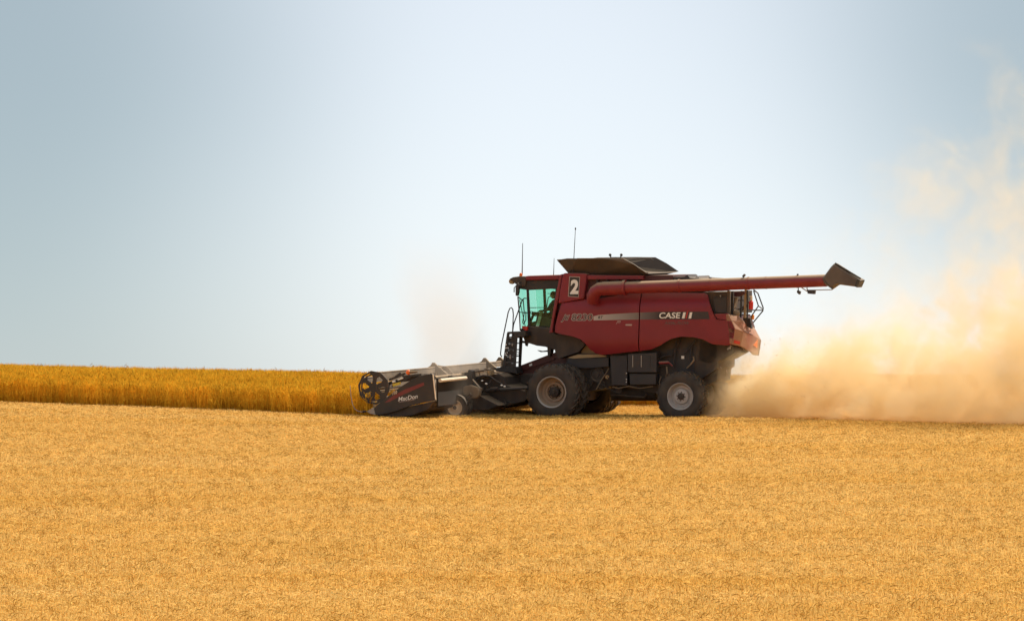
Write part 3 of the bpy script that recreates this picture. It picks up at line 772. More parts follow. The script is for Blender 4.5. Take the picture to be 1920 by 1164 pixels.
for pts in ([(1142,690),(1136,700),(1128,712),(1118,730)], [(1240,705),(1236,716),(1240,728),(1234,738)], [(1148,725),(1160,728),(1178,724),(1200,728),(1225,724)]):
    part('underside_hose', MB().tube([L(x, y, 1.3) for x, y in pts], .022, 6), 'dusty', CH, smooth=R(60))
# rear axle, struts and hoses in the wheel arch
hr = L(1275, 743, .7)
part('rear_axle', MB().tube([(hr.x, .9, hr.z), (hr.x, V2 - .9, hr.z)], .12, 10).prism(LP([(1246,690),(1302,690),(1290,735),(1262,735)], 1.7), 1.7, V2 - 1.7), 'chassis', CH)
part('axle_support', MB().prism(LP([(1250,655),(1306,650),(1300,715),(1256,720)], 1.5), 1.49, 1.8), 'charcoal', CH)
st = MB()
for a, b2 in (((1232,672),(1262,664)), ((1232,676),(1250,664)), ((1258,668),(1276,634)), ((1262,690),(1268,640)), ((1292,692),(1296,648)), ((1282,664),(1304,638)), ((1236,686),(1258,684))):
    st.tube([L(*a, 1.35), L(*b2, 1.4)], .028, 6)
part('strut', st, 'charcoal', CH)
part('steering_cylinder', MB().tube([L(1236,680,1.2), L(1254,679.5,1.2)], .05, 10).tube([L(1254,679.5,1.2), L(1261,686,1.2)], .025, 8), 'red_dust_lit_top', CH, smooth=R(40))
part('reflector', MB().box(L(1277.5,672.5,1.45), L(1283,667,1.48)), 'white', CH)
part('hose', MB().tube([L(1250,687,1.15), L(1251,700,1.1), L(1248,706,1.2)], .025, 6), 'dusty', CH)
part('hose', MB().tube([L(1300,668,1.2), L(1301,675,1.2), L(1294,684,1.2), L(1288,690,1.3)], .03, 6), 'dusty', CH)
part('straw_chopper', MB().prism(LP([(1312,640),(1362,646),(1374,650),(1378,662),(1356,674),(1330,684),(1308,676)], 1.5), 1.5, 3.1), 'chassis', CH, .03)
part('dark_gap_fill', MB().prism(LP([(1308,676),(1346,672),(1340,715),(1316,725)], 1.5), 1.7, 3.2), 'chassis', CH, .03)  # added dark block standing in for the dusty shade behind the rear wheel
part('tail_bracket', MB().bar(L(1364,655,1.2), L(1371,648,1.2), .05).sphere(L(1368,652,1.15), .05, 8, 5), 'steel', CH)

# ---- wheels
def tyre_mesh(r, rim, w, lugs, name):
    mb = MB()
    pr_ = [(rim, .04), (rim + .03, -.0), (rim + (r - rim) * .45, -.035), (r - .10, .0), (r - .045, .05), (r - .04, w * .5), (r - .045, w - .05), (r - .10, w), (rim + (r - rim) * .45, w + .035), (rim + .03, w), (rim, w - .04)]
    mb.lathe(pr_, 48)
    for k in range(lugs):                                            # chevron tread bars, two offset rows
        for s in (0, 1):
            a0 = 2 * math.pi * (k + .5 * s) / lugs
            va, vb = (-.01, w * .54) if s == 0 else (w + .01, w * .46)
            a1 = a0 + 2 * math.pi / lugs * .95
            th = math.pi / lugs * .42
            ring = []
            for aa, vv, rr, f in ((a0, va, r - .085, 1.0), (a0 + (a1-a0)*.5, va + (vb-va)*.5, r - .05, .9), (a1, vb, r - .05, .8)):
                for da, rr2 in ((-th*f, rr), (th*f, rr), (th*f*.75, r), (-th*f*.75, r)):
                    rr3 = rr2 if rr2 != r else (r if vv != va else r - .015)
                    ring.append((rr3 * math.cos(aa + da), vv, rr3 * math.sin(aa + da)))
            n = len(mb.v); mb.v += ring
            for i in (0, 4):
                for j in range(4): mb.f.append((n+i+j, n+i+(j+1) % 4, n+i+4+(j+1) % 4, n+i+4+j))
            mb.f += [(n, n+3, n+2, n+1), (n+8, n+9, n+10, n+11)]
    return mb.mesh(name, M['tyre'], R(35))
def rim_mesh(prof, name, mat): return MB().lathe(prof, 40).mesh(name, M[mat], R(30))
RF, RR = 0.955, 0.865
ty_f = tyre_mesh(RF, .535, .56, 22, 'tyre'); ty_r = tyre_mesh(RR, .455, .52, 20, 'tyre')
lip_f = rim_mesh([(.53, .10), (.545, .015), (.53, .0), (.505, .012), (.49, .06)], 'rim', 'rim')
dish_f = rim_mesh([(.49, .06), (.47, .20), (.455, .36), (.34, .40), (.33, .34), (.26, .33), (.25, .40), (.18, .42)], 'dish', 'rim_in')
hub_f = MB().lathe([(.185, .42), (.175, .25), (.12, .22), (.08, .22), (.07, .15), (0, .15)], 24)
for k in range(10):
    t = 2*math.pi*k/10; hub_f.sphere((.215*math.cos(t), .395, .215*math.sin(t)), .022, 6, 4)
hub_f = hub_f.mesh('hub', M['chassis'], R(30))
dish_b = rim_mesh([(.49, .06), (.47, .20), (.455, .28), (0, .28)], 'dish', 'rim_in')
lip_r = rim_mesh([(.45, .10), (.468, .015), (.455, .0), (.43, .012), (.415, .06), (.395, .14)], 'rim', 'rim')
dish_r = rim_mesh([(.395, .14), (.36, .20), (.29, .19), (.25, .12), (.16, .10), (.12, .10)], 'dish', 'rim')
hub_r = MB().lathe([(.12, .10), (.11, .05), (.07, .03), (0, .03)], 20)
for k in range(8):
    t = 2*math.pi*k/8; hub_r.sphere((.145*math.cos(t), .095, .145*math.sin(t)), .02, 6, 4)
hub_r = hub_r.mesh('hub', M['chassis'], R(30))
def wheel(u, v, w, rim, dish, hub, tyre, flip, rot):
    o = link('wheel', rim, CH)
    o.matrix_local = Matrix.Translation((u, v, w)) @ (Matrix.Rotation(math.pi, 4, 'Z') if flip else Matrix.Identity(4)) @ Matrix.Rotation(rot, 4, 'Y')
    for n, me in (('tyre', tyre), ('dish', dish), ('hub', hub)):
        if me: link(n, me, o)
    return o
zf = L(1034, 735, 0).z
wheel(0, 0.0, zf, lip_f, dish_f, hub_f, ty_f, False, .1)
wheel(0, 0.76, zf, lip_f, dish_b, None, ty_f, False, .3)
wheel(0, V2 - 0.0, zf, lip_f, dish_f, hub_f, ty_f, True, .2)
wheel(0, V2 - 0.76, zf, lip_f, dish_b, None, ty_f, True, .5)
wheel(hr.x, 0.7, hr.z, lip_r, dish_r, hub_r, ty_r, False, .15)
wheel(hr.x, V2 - 1.4, hr.z, lip_r, dish_r, hub_r, ty_r, True, .4)

# ---- feeder house
VH0, VH1 = 1.75, 3.15
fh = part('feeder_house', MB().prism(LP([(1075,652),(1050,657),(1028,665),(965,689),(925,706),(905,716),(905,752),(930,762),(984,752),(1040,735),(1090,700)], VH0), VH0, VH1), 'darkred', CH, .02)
part('feeder_rib', MB().bar(L(925,712,VH0-.02), L(1040,672,VH0-.02), .06, .08), 'darkred', fh)
part('feeder_drive_cover', MB().prism(LP([(950,712),(985,700),(1000,700),(990,720),(955,738),(945,728)], VH0-.15), VH0-.15, VH0-.002), 'chassis', fh, .02)
part('feeder_cylinder', MB().tube([L(985,752,VH0-.2), L(935,730,VH0-.2)], .05, 8).tube([L(935,730,VH0-.2), L(918,722,VH0-.2)], .03, 8), 'charcoal', fh, smooth=R(40))
part('data_plate', MB().prism(LP([(992,683),(997.5,681),(998,686),(993,688)], VH0), VH0-.012, VH0-.001), 'white', fh)
part('feeder_hose', MB().tube([L(926,706,VH0-.1), L(938,711,VH0-.15), L(952,711.5,VH0-.15), L(965,706,VH0-.12), L(978,694,VH0-.1)], .028, 8), 'dusty', fh, smooth=R(60))
part('feeder_hose', MB().tube([L(920,712,VH0-.12), L(932,720,VH0-.2), L(948,716,VH0-.15), L(960,700,VH0-.1)], .02, 8), 'black', fh, smooth=R(60))

# ---- cab
CV0, CV1 = 1.6, 3.3
cabroof = part('cab_roof', MB().prism(LP([(984,518.5),(990,517),(1050,515.5),(1050,524.5),(986,525.5)], CV0 - .12), CV0 - .12, CV1 + .12), 'red', CH, .03)
part('roof_underside', MB().prism(LP([(972,525.8),(1050,524.8),(1048,543),(1030,541),(1005,542.5),(990,544),(972,541)], CV0), CV0 - .02, CV1 + .02), 'black', cabroof, .01)
vis = part('roof_visor', MB().prism(LP([(955,523),(962,519.5),(974,518),(985,518),(987,526),(985,537),(975,537),(966,532)], CV0 - .08), CV0 - .1, CV1 + .1), 'chassis', CH, .03)
for v in (CV0 + .1, CV0 + .5, CV1 - .5, CV1 - .1):
    part('visor_lamp', MB().lathe([(0, -.1), (.09, -.1), (.10, .0), (.08, .08), (0, .08)], 14, tuple(L(960.5, 527.5, v))), 'tan', vis, smooth=R(40))
part('beacon', MB().tube([L(976.5,519,CV0), L(976.8,514.5,CV0)], .055, 10).sphere(L(976.8,514.5,CV0), .055, 10, 6), 'orange', CH, smooth=R(50))
def pillar(pts, v0, v1, name='cab_pillar', mat='black'): return part(name, MB().prism(LP(pts, v0), v0, v1), mat, CH, .01)
pA_ = [(986.5,536),(990.5,536),(994.5,611),(989.5,611)]
pillar(pA_, CV0, CV0 + .07)
def shifted(pts, v_from):                                           # the same outline on the far side of the cab
    return [(L(x, y, v_from).x, L(x, y, v_from).z) for x, y in pts]
part('cab_pillar', MB().prism(shifted(pA_, CV0), CV1 - .07, CV1), 'black', CH)
part('cab_pillar', MB().prism(shifted([(1043,530),(1048,530),(1040,624),(1032,624)], CV0), CV0, CV0 + .1), 'black', CH)
part('cab_pillar', MB().prism(shifted([(1043,530),(1048,530),(1040,624),(1032,624)], CV0), CV1 - .1, CV1), 'black', CH)
part('cab_rear_wall', MB().prism(shifted([(1044,526),(1050,526),(1043,624),(1036,624)], CV0), CV0 + .1, CV1 - .1), 'seat', CH)
cf = part('cab_floor', MB().prism(LP([(974,617),(990,611),(1036,616),(1040,626),(1060,640),(1066,655),(1040,656),(1022,650),(1006,648),(984,641)], CV0 - .05), CV0 - .05, CV1 + .05), 'chassis', CH, .03)
part('cab_sill', MB().prism(LP([(990,605),(1004,602),(1016,594),(1026,592),(1034,600),(1033,614),(991,614)], CV0 + .12), CV0 + .1, CV0 + .16), 'black', CH)
part('cab_lamp', MB().prism(LP([(979.5,611),(990.5,612),(989.5,620),(985,619.5),(980,615)], CV0 - .1), CV0 - .16, CV0 - .05), 'redlens', CH, .01)
part('under_cab_bracket', MB().prism(LP([(971,640),(976,638.5),(990,641),(988,644),(980,643)], CV0 - .1), CV0 - .1, CV0 + .1).prism(LP([(984,643),(989,643),(988,649),(985,648)], CV0), CV0, CV0 + .1), 'black', CH)
part('under_cab_bracket', MB().prism(LP([(1007,656.5),(1015,658),(1026,656.5),(1026,659.5),(1014,660)], CV0), CV0, CV0 + .15).prism(LP([(1026,648),(1034,648),(1031,668),(1027,668)], CV0), CV0, CV0 + .3), 'black', CH)
part('cab_mount', MB().prism(LP([(1036,626),(1080,630),(1098,645),(1085,660),(1060,668),(1048,672),(1042,660)], 1.4), 1.35, V2 - 1.35), 'chassis', CH)
# glass: door panes both sides and a bowed windscreen
dg_ = shifted([(991,543),(1043,541),(1034,612),(994.5,610)], CV0)
part('door_glass', MB().prism(dg_, CV0 + .02, CV0 + .026), 'glass', CH)
part('door_glass', MB().prism(dg_, CV1 - .026, CV1 - .02), 'glass', CH)
ws = MB(); nseg = 10
qg = shifted([(971.5,541),(986,541),(990,611),(977,616)], CV0)
part('quarter_glass', MB().prism(qg, CV0 + .02, CV0 + .026), 'glass', CH)
part('quarter_glass', MB().prism(qg, CV1 - .026, CV1 - .02), 'glass', CH)
wt0, wb0 = L(971, 541, CV0), L(976.5, 616, CV0)
for i in range(nseg + 1):
    t = i / nseg; v = CV0 + .03 + (CV1 - CV0 - .06) * t; bow = .16 * (1 - (2 * t - 1) ** 2) ** .75
    ws.v += [(wt0.x - bow * .95, v, wt0.z), (wb0.x - bow * .62, v, wb0.z)]
for i in range(nseg): ws.f.append((2*i, 2*i+2, 2*i+3, 2*i+1))
part('windscreen', ws, 'glass', CH, smooth=R(60))
part('wiper', MB().tube([(wb0.x - .13, 2.4, wb0.z), (wt0.x - .17, 2.2, wt0.z - .4)], .014, 5), 'black', CH)
# seat, column, console
sx_ = L(1030, 600, VC - .1)
seat = part('driver_seat', MB().box((sx_.x - .32, VC - .3, sx_.z - .05), (sx_.x + .22, VC + .25, sx_.z + .1)).prism([(sx_.x + .1, sx_.z + .05), (sx_.x + .24, sx_.z + .05), (sx_.x + .36, sx_.z + .72), (sx_.x + .24, sx_.z + .74)], VC - .28, VC + .23).box((sx_.x - .1, VC - .15, sx_.z - .5), (sx_.x + .1, VC + .15, sx_.z - .05)), 'seat', CH, .04)
part('head_rest', MB().box((sx_.x + .26, VC - .15, sx_.z + .76), (sx_.x + .38, VC + .1, sx_.z + .98)), 'seat', seat, .03)
part('arm_console', MB().prism([(sx_.x - .5, sx_.z + .18), (sx_.x + .15, sx_.z + .15), (sx_.x + .15, sx_.z + .25), (sx_.x - .5, sx_.z + .30)], VC - .52, VC - .38), 'seat', seat, .02)
part('steering_column', MB().tube([(sx_.x - .95, VC, sx_.z - .5), (sx_.x - .62, VC, sx_.z + .2)], .05, 8).tube([(sx_.x - .62 + .2*math.cos(a)*.5, VC + .2*math.sin(a), sx_.z + .22 - .2*math.cos(a)*.4) for a in np.linspace(0, 6.283, 17)], .014, 6), 'black', CH)
gb = part('grab_bar', MB().tube([L(991.5,577,CV0+.05), L(1012,576.5,CV0+.05), L(1026,577,CV0+.05), L(1033,572,CV0+.05)], .014, 6).tube([L(1025,577,CV0+.05), L(1028,557,CV0+.05), L(1033,556,CV0+.05)], .014, 6), 'black', CH)
for k, (y0, y1, m) in enumerate([(583, 592, 'tan'), (592.5, 600, 'cream'), (600.5, 605, 'cream'), (605.5, 611.5, 'white')]):
    t0 = (y0 - 583) / 28; t1 = (y1 - 583) / 28
    x0, x1 = 1015.5 - 8 * t0, 1015.5 - 8 * t1
    part('latch_post', MB().prism(LP([(x0-2.5,y0),(x0+3,y0+.6),(x1+2.5,y1+.4),(x1-2.5,y1)], CV0+.06), CV0+.05, CV0+.095), m, CH)
# mirror, handrails
part('mirror', MB().prism(LP([(967,539),(971,533),(974,533),(973,548),(971,555),(967,554)], CV0 - .3), CV0 - .34, CV0 - .2), 'charcoal', CH, .02)
part('mirror_arm', MB().tube([L(976,528,CV0-.1), L(971,532,CV0-.28), L(964,540,CV0-.3), L(964,548,CV0-.3)], .018, 6), 'black', CH)
VLd = 1.0
hd = MB()
hd.tube([L(938.7,662,VLd), L(940,648,VLd), L(953,585,VLd), L(956,578,VLd), L(959,576.5,VLd), L(961.5,580,VLd), L(962.5,590,VLd), L(961,624,VLd)], .02, 6)
part('handrail', hd, 'black', CH, smooth=R(60))
part('handrail', MB().tube([L(938.7,660,VLd), L(938.5,665,VLd), L(941,669,VLd)], .02, 6), 'black', CH)
vh = 1.4
part('handrail', MB().tube([L(961,624,VLd), L(963,608,1.1), L(973,580,vh), L(979,563,vh), L(983,559,vh), L(987,559.5,vh)], .02, 6), 'black', CH, smooth=R(60))
part('handrail', MB().tube([L(971,556,vh), L(974,590,vh), L(975.5,620,vh)], .022, 6).tube([L(971,556,vh), L(976,560.5,vh), L(981,563,vh)], .018, 6), 'black', CH, smooth=R(60))
part('handrail', MB().tube([L(981,562,vh), L(983,586,vh), L(980,604,vh), L(981,608,vh), L(986,600,vh), L(986,584,vh)], .018, 6).tube([L(974,585,vh), L(990,587,vh)], .016, 6), 'black', CH, smooth=R(60))
# boarding ladder
ld = part('ladder', MB().prism(LP([(950.5,624),(955,624),(947,690),(941.5,690)], VLd), VLd, VLd + .05).prism(LP([(964,625),(970,625),(966.5,690),(962,690)], VLd), VLd, VLd + .05)
          .prism(shifted([(950.5,624),(955,624),(947,690),(941.5,690)], VLd), VLd + .5, VLd + .55).prism(shifted([(964,625),(970,625),(966.5,690),(962,690)], VLd), VLd + .5, VLd + .55), 'black', CH)
for k, y in enumerate((631, 643, 655, 667, 679)):
    x0 = 951 - (y - 624) * .135; x1 = 968.5 - (y - 624) * .05
    s_ = part('ladder_step', MB().prism(LP([(x0+2,y),(x1-2,y),(x1-2,y+2),(x0+2,y+2)], VLd), VLd + .052, VLd + .498), 'charcoal', ld)
    part('step_riser', MB().prism(LP([(x0+3,y+2.3),(x1-2,y+2.3),(x1-2.3,y+11.6),(x0+2.3,y+11.6)], VLd), VLd + .06, VLd + .09), 'black', ld)
    part('step_lip', MB().prism(LP([(x0+5,y-.2),(x1-3,y-.2),(x1-3,y+1.2),(x0+5,y+1.2)], VLd), VLd - .012, VLd - .001), 'charcoal', ld)
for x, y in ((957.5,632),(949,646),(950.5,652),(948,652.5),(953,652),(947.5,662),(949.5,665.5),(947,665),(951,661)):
    part('hole_light_bead', MB().sphere(L(x, y, VLd), .02, 6, 4, (1, .3, 1.2)), 'white', ld)  # light through the perforations painted as solid pale beads, nothing is cut
part('hole_light_bead', MB().sphere(L(960.5,645.5,VLd), .04, 8, 5, (.7, .3, 1.5)), 'steel', ld)
part('hole_light_bead', MB().sphere(L(956.5,669,VLd), .05, 8, 5, (.7, .3, 1.6)), 'steel', ld)
part('ladder_tray', MB().prism(LP([(924,690),(942,688),(966,688),(970,700),(945,697),(931,696)], VLd), VLd, VLd + .6), 'black', CH, .01)
part('platform', MB().prism(LP([(951,622),(984,621),(986,630),(972,632),(970,634),(968,626),(951,626)], VLd), VLd, CV0), 'black', CH, .01)
part('ladder_hook', MB().tube([L(968,659,VLd), L(971,660,VLd), L(975,662,VLd)], .014, 5).tube([L(967,662,VLd), L(970,664,VLd), L(974,664,VLd)], .014, 5), 'black', CH)
# aerials
for (x0, y0), (x1, y1), v, r in (((979,516),(980,456),CV0 + .2,.02), ((1038,516),(1039,484),CV0 + .3,.015), ((1074.5,512),(1079,428),1.1,.017)):
    part('aerial', MB().tube([L(x0,y0,v), L(x0+(x1-x0)*.4,y0+(y1-y0)*.4,v), L(x1,y1,v)], r, 6, r*.5), 'black', CH)
part('aerial_tip', MB().sphere(L(1079,429,1.1), .025, 6, 5, (1, 1, 2)), 'black', CH)

# ================================================================== draper header
HV0, HV1 = -3.6, 8.6
HD = thing('draper_header', 'long black and dusty grey cutting header with reel, mounted on the front of the harvester', 'header', MACH)
sh_poly = LP([(699.5,767),(706,760),(722,747),(738,734.5),(753,723.5),(770,713),(787,704.5),(800,702),(809,700.5),(811.5,702),(814,725),(816.5,749),(795,753.5),(770,760),(745,770),(712,778),(704,778)], HV0)
shield = part('end_shield', cut_sheet(sh_poly, HV0, HV0 + .12, 8, 6, lambda u, w: 0.0), 'shield', HD, .025)
low = LP([(705,775),(742,769),(770,760.5),(800,755),(812,752),(800,768),(770,779),(740,782),(706,780)], HV0)
part('end_skid', MB().prism(low, HV0 + .1, HV0 + .4), 'chassis', HD, .02)
part('shield_stripe', MB().prism(LP([(721,755),(735,743),(760,729.5),(794.5,716.5),(795.5,722),(780,729),(755,740),(730,753)], HV0), HV0 - .006, HV0 - .001), 'redstripe', shield)
part('shield_edge', MB().bar(L(811.8,702,HV0), L(817,749,HV0), .03, .04), 'cream', shield)
def slanted_text(body, x0, x1, y0, y1, rise, mat, parent, v, bold):
    return text_mb(body, x0, x1, y0, y1, v, mat, parent, 'lettering', .15, bold, rise)
slanted_text('MacDon', 747, 783, 744.5, 752.3, .155, 'white', shield, HV0 - .001, .008)
slanted_text('HARVESTING SPECIALISTS', 748, 779, 752.5, 754.6, .155, 'pale', shield, HV0 - .001, .01)
slanted_text('/10', 735.5, 744.5, 734, 740.5, .25, 'cream', shield, HV0 - .03, .03)
nose = part('divider_nose', MB().prism(LP([(701,763),(687,771),(694,775.5),(705,777.5)], HV0), HV0 + .0, HV0 + .2, LP([(701,766),(688,771.5),(695,774.5),(704,775)], HV0)), 'steel', HD, .01)
part('divider_rod', MB().tube([L(686,771.3,HV0+.1), L(678,772,HV0+.1), L(671,770.5,HV0+.1), L(665.5,766.5,HV0+.1), L(661,758,HV0+.1), L(658,742,HV0+.1), L(656.5,722,HV0+.1)], .016, 6, .009), 'steel', HD)
part('rod_socket', MB().tube([L(688,771,HV0+.1), L(680,771.5,HV0+.1)], .035, 8), 'black', nose)

# reel
rc = L(701.5, 726.5, HV0 + .15); RRL = 0.575
def reel_disc_mesh():
    """ten-cornered plate with six spoke windows and rim slots"""
    N = 120; mb = MB(); th = .03
    def ro(a):                                                       # outer edge: ten flats
        m_ = (a + .15) % (2*math.pi/10) - math.pi/10; return RRL * math.cos(math.pi/10) / math.cos(m_)
    rads = [.0, .10, .17, .235, .30, .365, .42, .46, .50, 1.0]
    def P(i, j):
        a = 2*math.pi*i/N; r = ro(a) if rads[j] == 1.0 else rads[j]
        return (r*math.cos(a), r*math.sin(a))
    def hole(i, j):
        a = (i + .5) * 360 / N; r = (rads[j] + rads[j+1]) / 2
        d = abs((a - 20) % 60 - 30)
        if .17 < r < .42:
            half = 9 if r < .235 else 15 if r < .30 else 18 if r < .365 else 13
            if d < half and not ((a - 20) % 360 > 300 and False): return True
        if .46 < r < .50 and (165 < a < 205 or 105 < a < 140 or 250 < a < 285): return True
        return False
    solid = {(i, j): not hole(i, j) for i in range(N) for j in range(len(rads) - 1)}
    for (i, j), s in solid.items():
        if not s: continue
        c = [P(i, j), P(i, j+1), P((i+1) % N, j+1), P((i+1) % N, j)]
        f = [(x, -th/2, z) for x, z in c]; bk = [(x, th/2, z) for x, z in c]
        mb.add(f + bk, [(0,1,2,3), (7,6,5,4)])
        if j == len(rads) - 2: mb.add([f[1], f[2], bk[2], bk[1]], [(0,1,2,3)])
        elif not solid[(i, j+1)]: mb.add([f[1], f[2], bk[2], bk[1]], [(0,1,2,3)])
        if j > 0 and not solid[(i, j-1)]: mb.add([f[0], f[3], bk[3], bk[0]], [(0,1,2,3)])
        if not solid[((i+1) % N, j)]: mb.add([f[2], f[3], bk[3], bk[2]], [(0,1,2,3)])
        if not solid[((i-1) % N, j)]: mb.add([f[0], f[1], bk[1], bk[0]], [(0,1,2,3)])
    return mb.mesh('reel_disc', M['shield'])
rd = reel_disc_mesh()
rd2 = rd.copy(); rd2.materials.clear(); rd2.materials.append(M['dusty'])
for v in (HV0 + .12, 1.9, 2.5, 6.8, HV1 - .12):
    o = link('reel_disc', rd if v < 0 else rd2, HD); o.location = (rc.x, v, rc.z)
part('reel_tube', MB().tube([(rc.x, HV0 + .14, rc.z), (rc.x, HV1 - .14, rc.z)], .10, 12), 'dusty', HD, smooth=R(40))
rt_ = random.Random(5)
for k in range(6):
    a = R(20 + 60 * k); cx, cz = rc.x + .50 * math.cos(a), rc.z + .50 * math.sin(a)
    bt = part('reel_bat', MB().tube([(cx, HV0 + .15, cz), (cx, HV1 - .15, cz)], .035, 8).prism([(cx - .02, cz), (cx + .02, cz), (cx + .05, cz - .17), (cx + .035, cz - .17)], HV0 + .2, HV1 - .2), 'dusty', HD)
    tm = MB(); v = HV0 + .2
    while v < HV1 - .2:
        tm.tube([(cx, v, cz), (cx - .02, v, cz - .16), (cx + .03, v, cz - .27)], .007, 4, .004, False); v += .15
    t_ = part('tine_row', tm, 'dusty', bt)
    part('bat_arm', MB().bar((rc.x + .1*math.cos(a), 2.2, rc.z + .1*math.sin(a)), (cx, 2.2, cz), .05), 'dusty', HD)
# dusty triangular cam plates standing over the reel
for v, hgt in ((1.9, .22), (6.8, .24), (8.3, .2)):
    part('cam_plate', MB().prism([(rc.x - .22, rc.z + .38), (rc.x + .5, rc.z + .30), (rc.x + .18, rc.z + .55), (rc.x + .06, rc.z + .56 + hgt * .5), (rc.x - .02, rc.z + .56 + hgt * .5)], v - .06, v + .03), 'dusty', HD, .01)
# reel arms
for v, m in ((HV0 + .3, 'shield'), (2.2, 'dusty'), (HV1 - .02, 'dusty')):
    a0 = (rc.x - .06, v, rc.z); a1 = (L(800, 706, HV0).x, v, L(800, 706, HV0).z)
    am = part('reel_arm', MB().bar(a0, (a0[0] * .5 + a1[0] * .5, v, a0[2] * .5 + a1[2] * .5 + .07), .10, .09).bar((a0[0] * .5 + a1[0] * .5, v, a0[2] * .5 + a1[2] * .5 + .07), a1, .13, .09), m, HD)
    part('lift_cylinder', MB().tube([(a0[0] + .5, v - .08, a0[2] - .02), (a1[0] - .2, v - .08, a1[2] - .28)], .03, 8), 'steel', am)
part('decal', MB().prism(LP([(737,719.5),(752,715.5),(752.5,720),(738,724.5)], HV0), HV0 - .06, HV0 - .035), 'yellow', HD)
part('pipe', MB().tube([L(736,716,HV0-.03), L(741,714.5,HV0-.03)], .035, 8).tube([L(746,712,HV0-.03), L(756,708.5,HV0-.03)], .02, 8), 'white', HD)
hy = MB()
for (a, b2) in (((730,712),(760,700)), ((735,724),(768,706)), ((755,706),(790,702)), ((741,707),(752,699))): hy.bar(L(*a, HV0 + .1), L(*b2, HV0 + .12), .07, .05)
part('reel_bracket', hy, 'shield', HD)
bl = part('warning_lamp', MB().sphere(L(765.5, 697.8, HV0 + .1), .085, 12, 8), 'orange', HD, smooth=R(60))
part('lamp_housing', MB().tube([L(769,697.5,HV0+.1), L(783,696.5,HV0+.1)], .06, 10, .03), 'dusty', bl)
part('lamp_stalk', MB().bar(L(766,699,HV0+.1), L(768,706,HV0+.1), .03), 'shield', bl)

# deck, cutter bar, back of the header
ub, wbk = L(812, 745, HV0).x, L(812, 745, HV0).z
wt_ = L(811, 703, HV0).z; wb_ = L(814, 762, HV0).z
uc, wc = L(706, 777, HV0).x, L(706, 777, HV0).z
part('backsheet', MB().prism([(ub, wt_ - .12), (ub + .06, wt_ - .12), (ub + .06, wb_), (ub, wb_)], HV0 + .3, .2).prism([(ub, wt_ - .12), (ub + .06, wt_ - .12), (ub + .06, wb_), (ub, wb_)], 4.7, HV1 - .3), 'backsheet', HD)
part('draper_belt', MB().prism([(uc + .1, wc + .02), (uc + .12, wc + .06), (ub, wb_ + .12), (ub, wb_ + .02)], HV0 + .35, 1.2).prism([(uc + .1, wc + .02), (uc + .12, wc + .06), (ub, wb_ + .12), (ub, wb_ + .02)], 3.7, HV1 - .35), 'belt', HD)
part('cutter_bar', MB().box((uc, HV0 + .3, wc - .03), (uc + .1, HV1 - .3, wc + .03)), 'steel', HD)
gm_ = MB(); v = HV0 + .35
while v < HV1 - .35: gm_.prism([(uc - .13, wc - .0), (uc + .02, wc + .02), (uc + .02, wc - .02)], v - .012, v + .012); v += .076
part('guards', gm_, 'steel', HD)['kind'] = 'stuff'
part('header_frame', MB().prism(LP([(745,770),(812,753),(815,766),(780,778),(745,779)], HV0 + .35), HV0 + .35, HV1 - .35), 'chassis', HD)
part('end_shield', MB().prism(sh_poly, HV1 - .12, HV1), 'dusty', HD, .02)
bk = part('back_tube', MB().tube([(ub + .16, -3.35, L(812,713.5,-3.5).z), (ub + .16, -1.0, L(812,713.5,-3.5).z)], .062, 14), 'cream', HD, smooth=R(40))
part('back_tube', MB().tube([(ub - .1, -3.2, wt_ - .1), (ub - .1, HV1 - .3, wt_ - .1)], .06, 10), 'dusty', HD, smooth=R(40))
part('tube_bracket', MB().prism(LP([(835,704),(837,704),(838.5,709),(843,709),(844.5,703.5),(846,703.5),(845,715),(836,716)], -2.1), -2.28, -1.98), 'shield', bk)
part('back_decal', MB().prism(LP([(831,736),(836,734),(840,746),(836,749)], -2.2), -2.24, -2.2), 'yellow', HD)
# float module in front of the feeder house
part('adapter_arch', MB().prism(LP([(850,709),(858,704),(862,699.5),(877,696.5),(879,693),(885,695.5),(886,712),(890,722),(884,726),(862,722),(858,716)], -.6), -.6, -.3), 'shield', HD, .01)
part('adapter_arch_edge', MB().bar(L(850,708.5,-.62), L(862,699.2,-.62), .035).bar(L(862,699.2,-.62), L(877,696.3,-.62), .035), 'cream', HD)
for pts in ([(883.5,697.5),(896.5,697),(899,704.5),(887,706.5)], [(898,697),(912,696),(912.5,703),(901,704.5)]):
    part('spring_box', MB().prism(LP(pts, -.2), -.2, .2), 'cream', HD, .01)
part('adapter_post', MB().prism(LP([(913,694.5),(919,694.5),(920,703),(914,704)], -.2), -.2, .2), 'tan', HD, .01)
part('adapter_beam', MB().prism(LP([(884,696.8),(911,693.2),(911,695.3),(884,698.5)], -.25), -.25, .25), 'shield', HD)
part('adapter_frame', MB().prism(LP([(886,706),(915,704),(935,700),(945,706),(950,722),(990,735),(985,752),(940,764),(915,766),(898,752),(895,735),(888,722)], .2), .2, 4.7), 'chassis', HD, .03)
part('adapter_tube', MB().tube([L(902,733,0), L(990,727,0)], .06, 10).tube([L(920,730,-.1), L(934,729,-.1)], .075, 10), 'charcoal', HD, smooth=R(40))
part('adapter_hose', MB().tube([L(890,711,-.3), L(905,704,-.4), L(918,705,-.4), L(930,714,-.3), L(940,720,-.2)], .035, 8).tube([L(905,735,-.3), L(915,722,-.4), L(922,712,-.3)], .028, 8), 'black', HD, smooth=R(60))
part('adapter_hose', MB().tube([L(940,755,.1), L(946,765,0), L(949,757,0), L(945,748,.1)], .018, 6).tube([L(952,752,.1), L(958,755,0), L(965,753,.1)], .022, 6), 'black', HD, smooth=R(60))
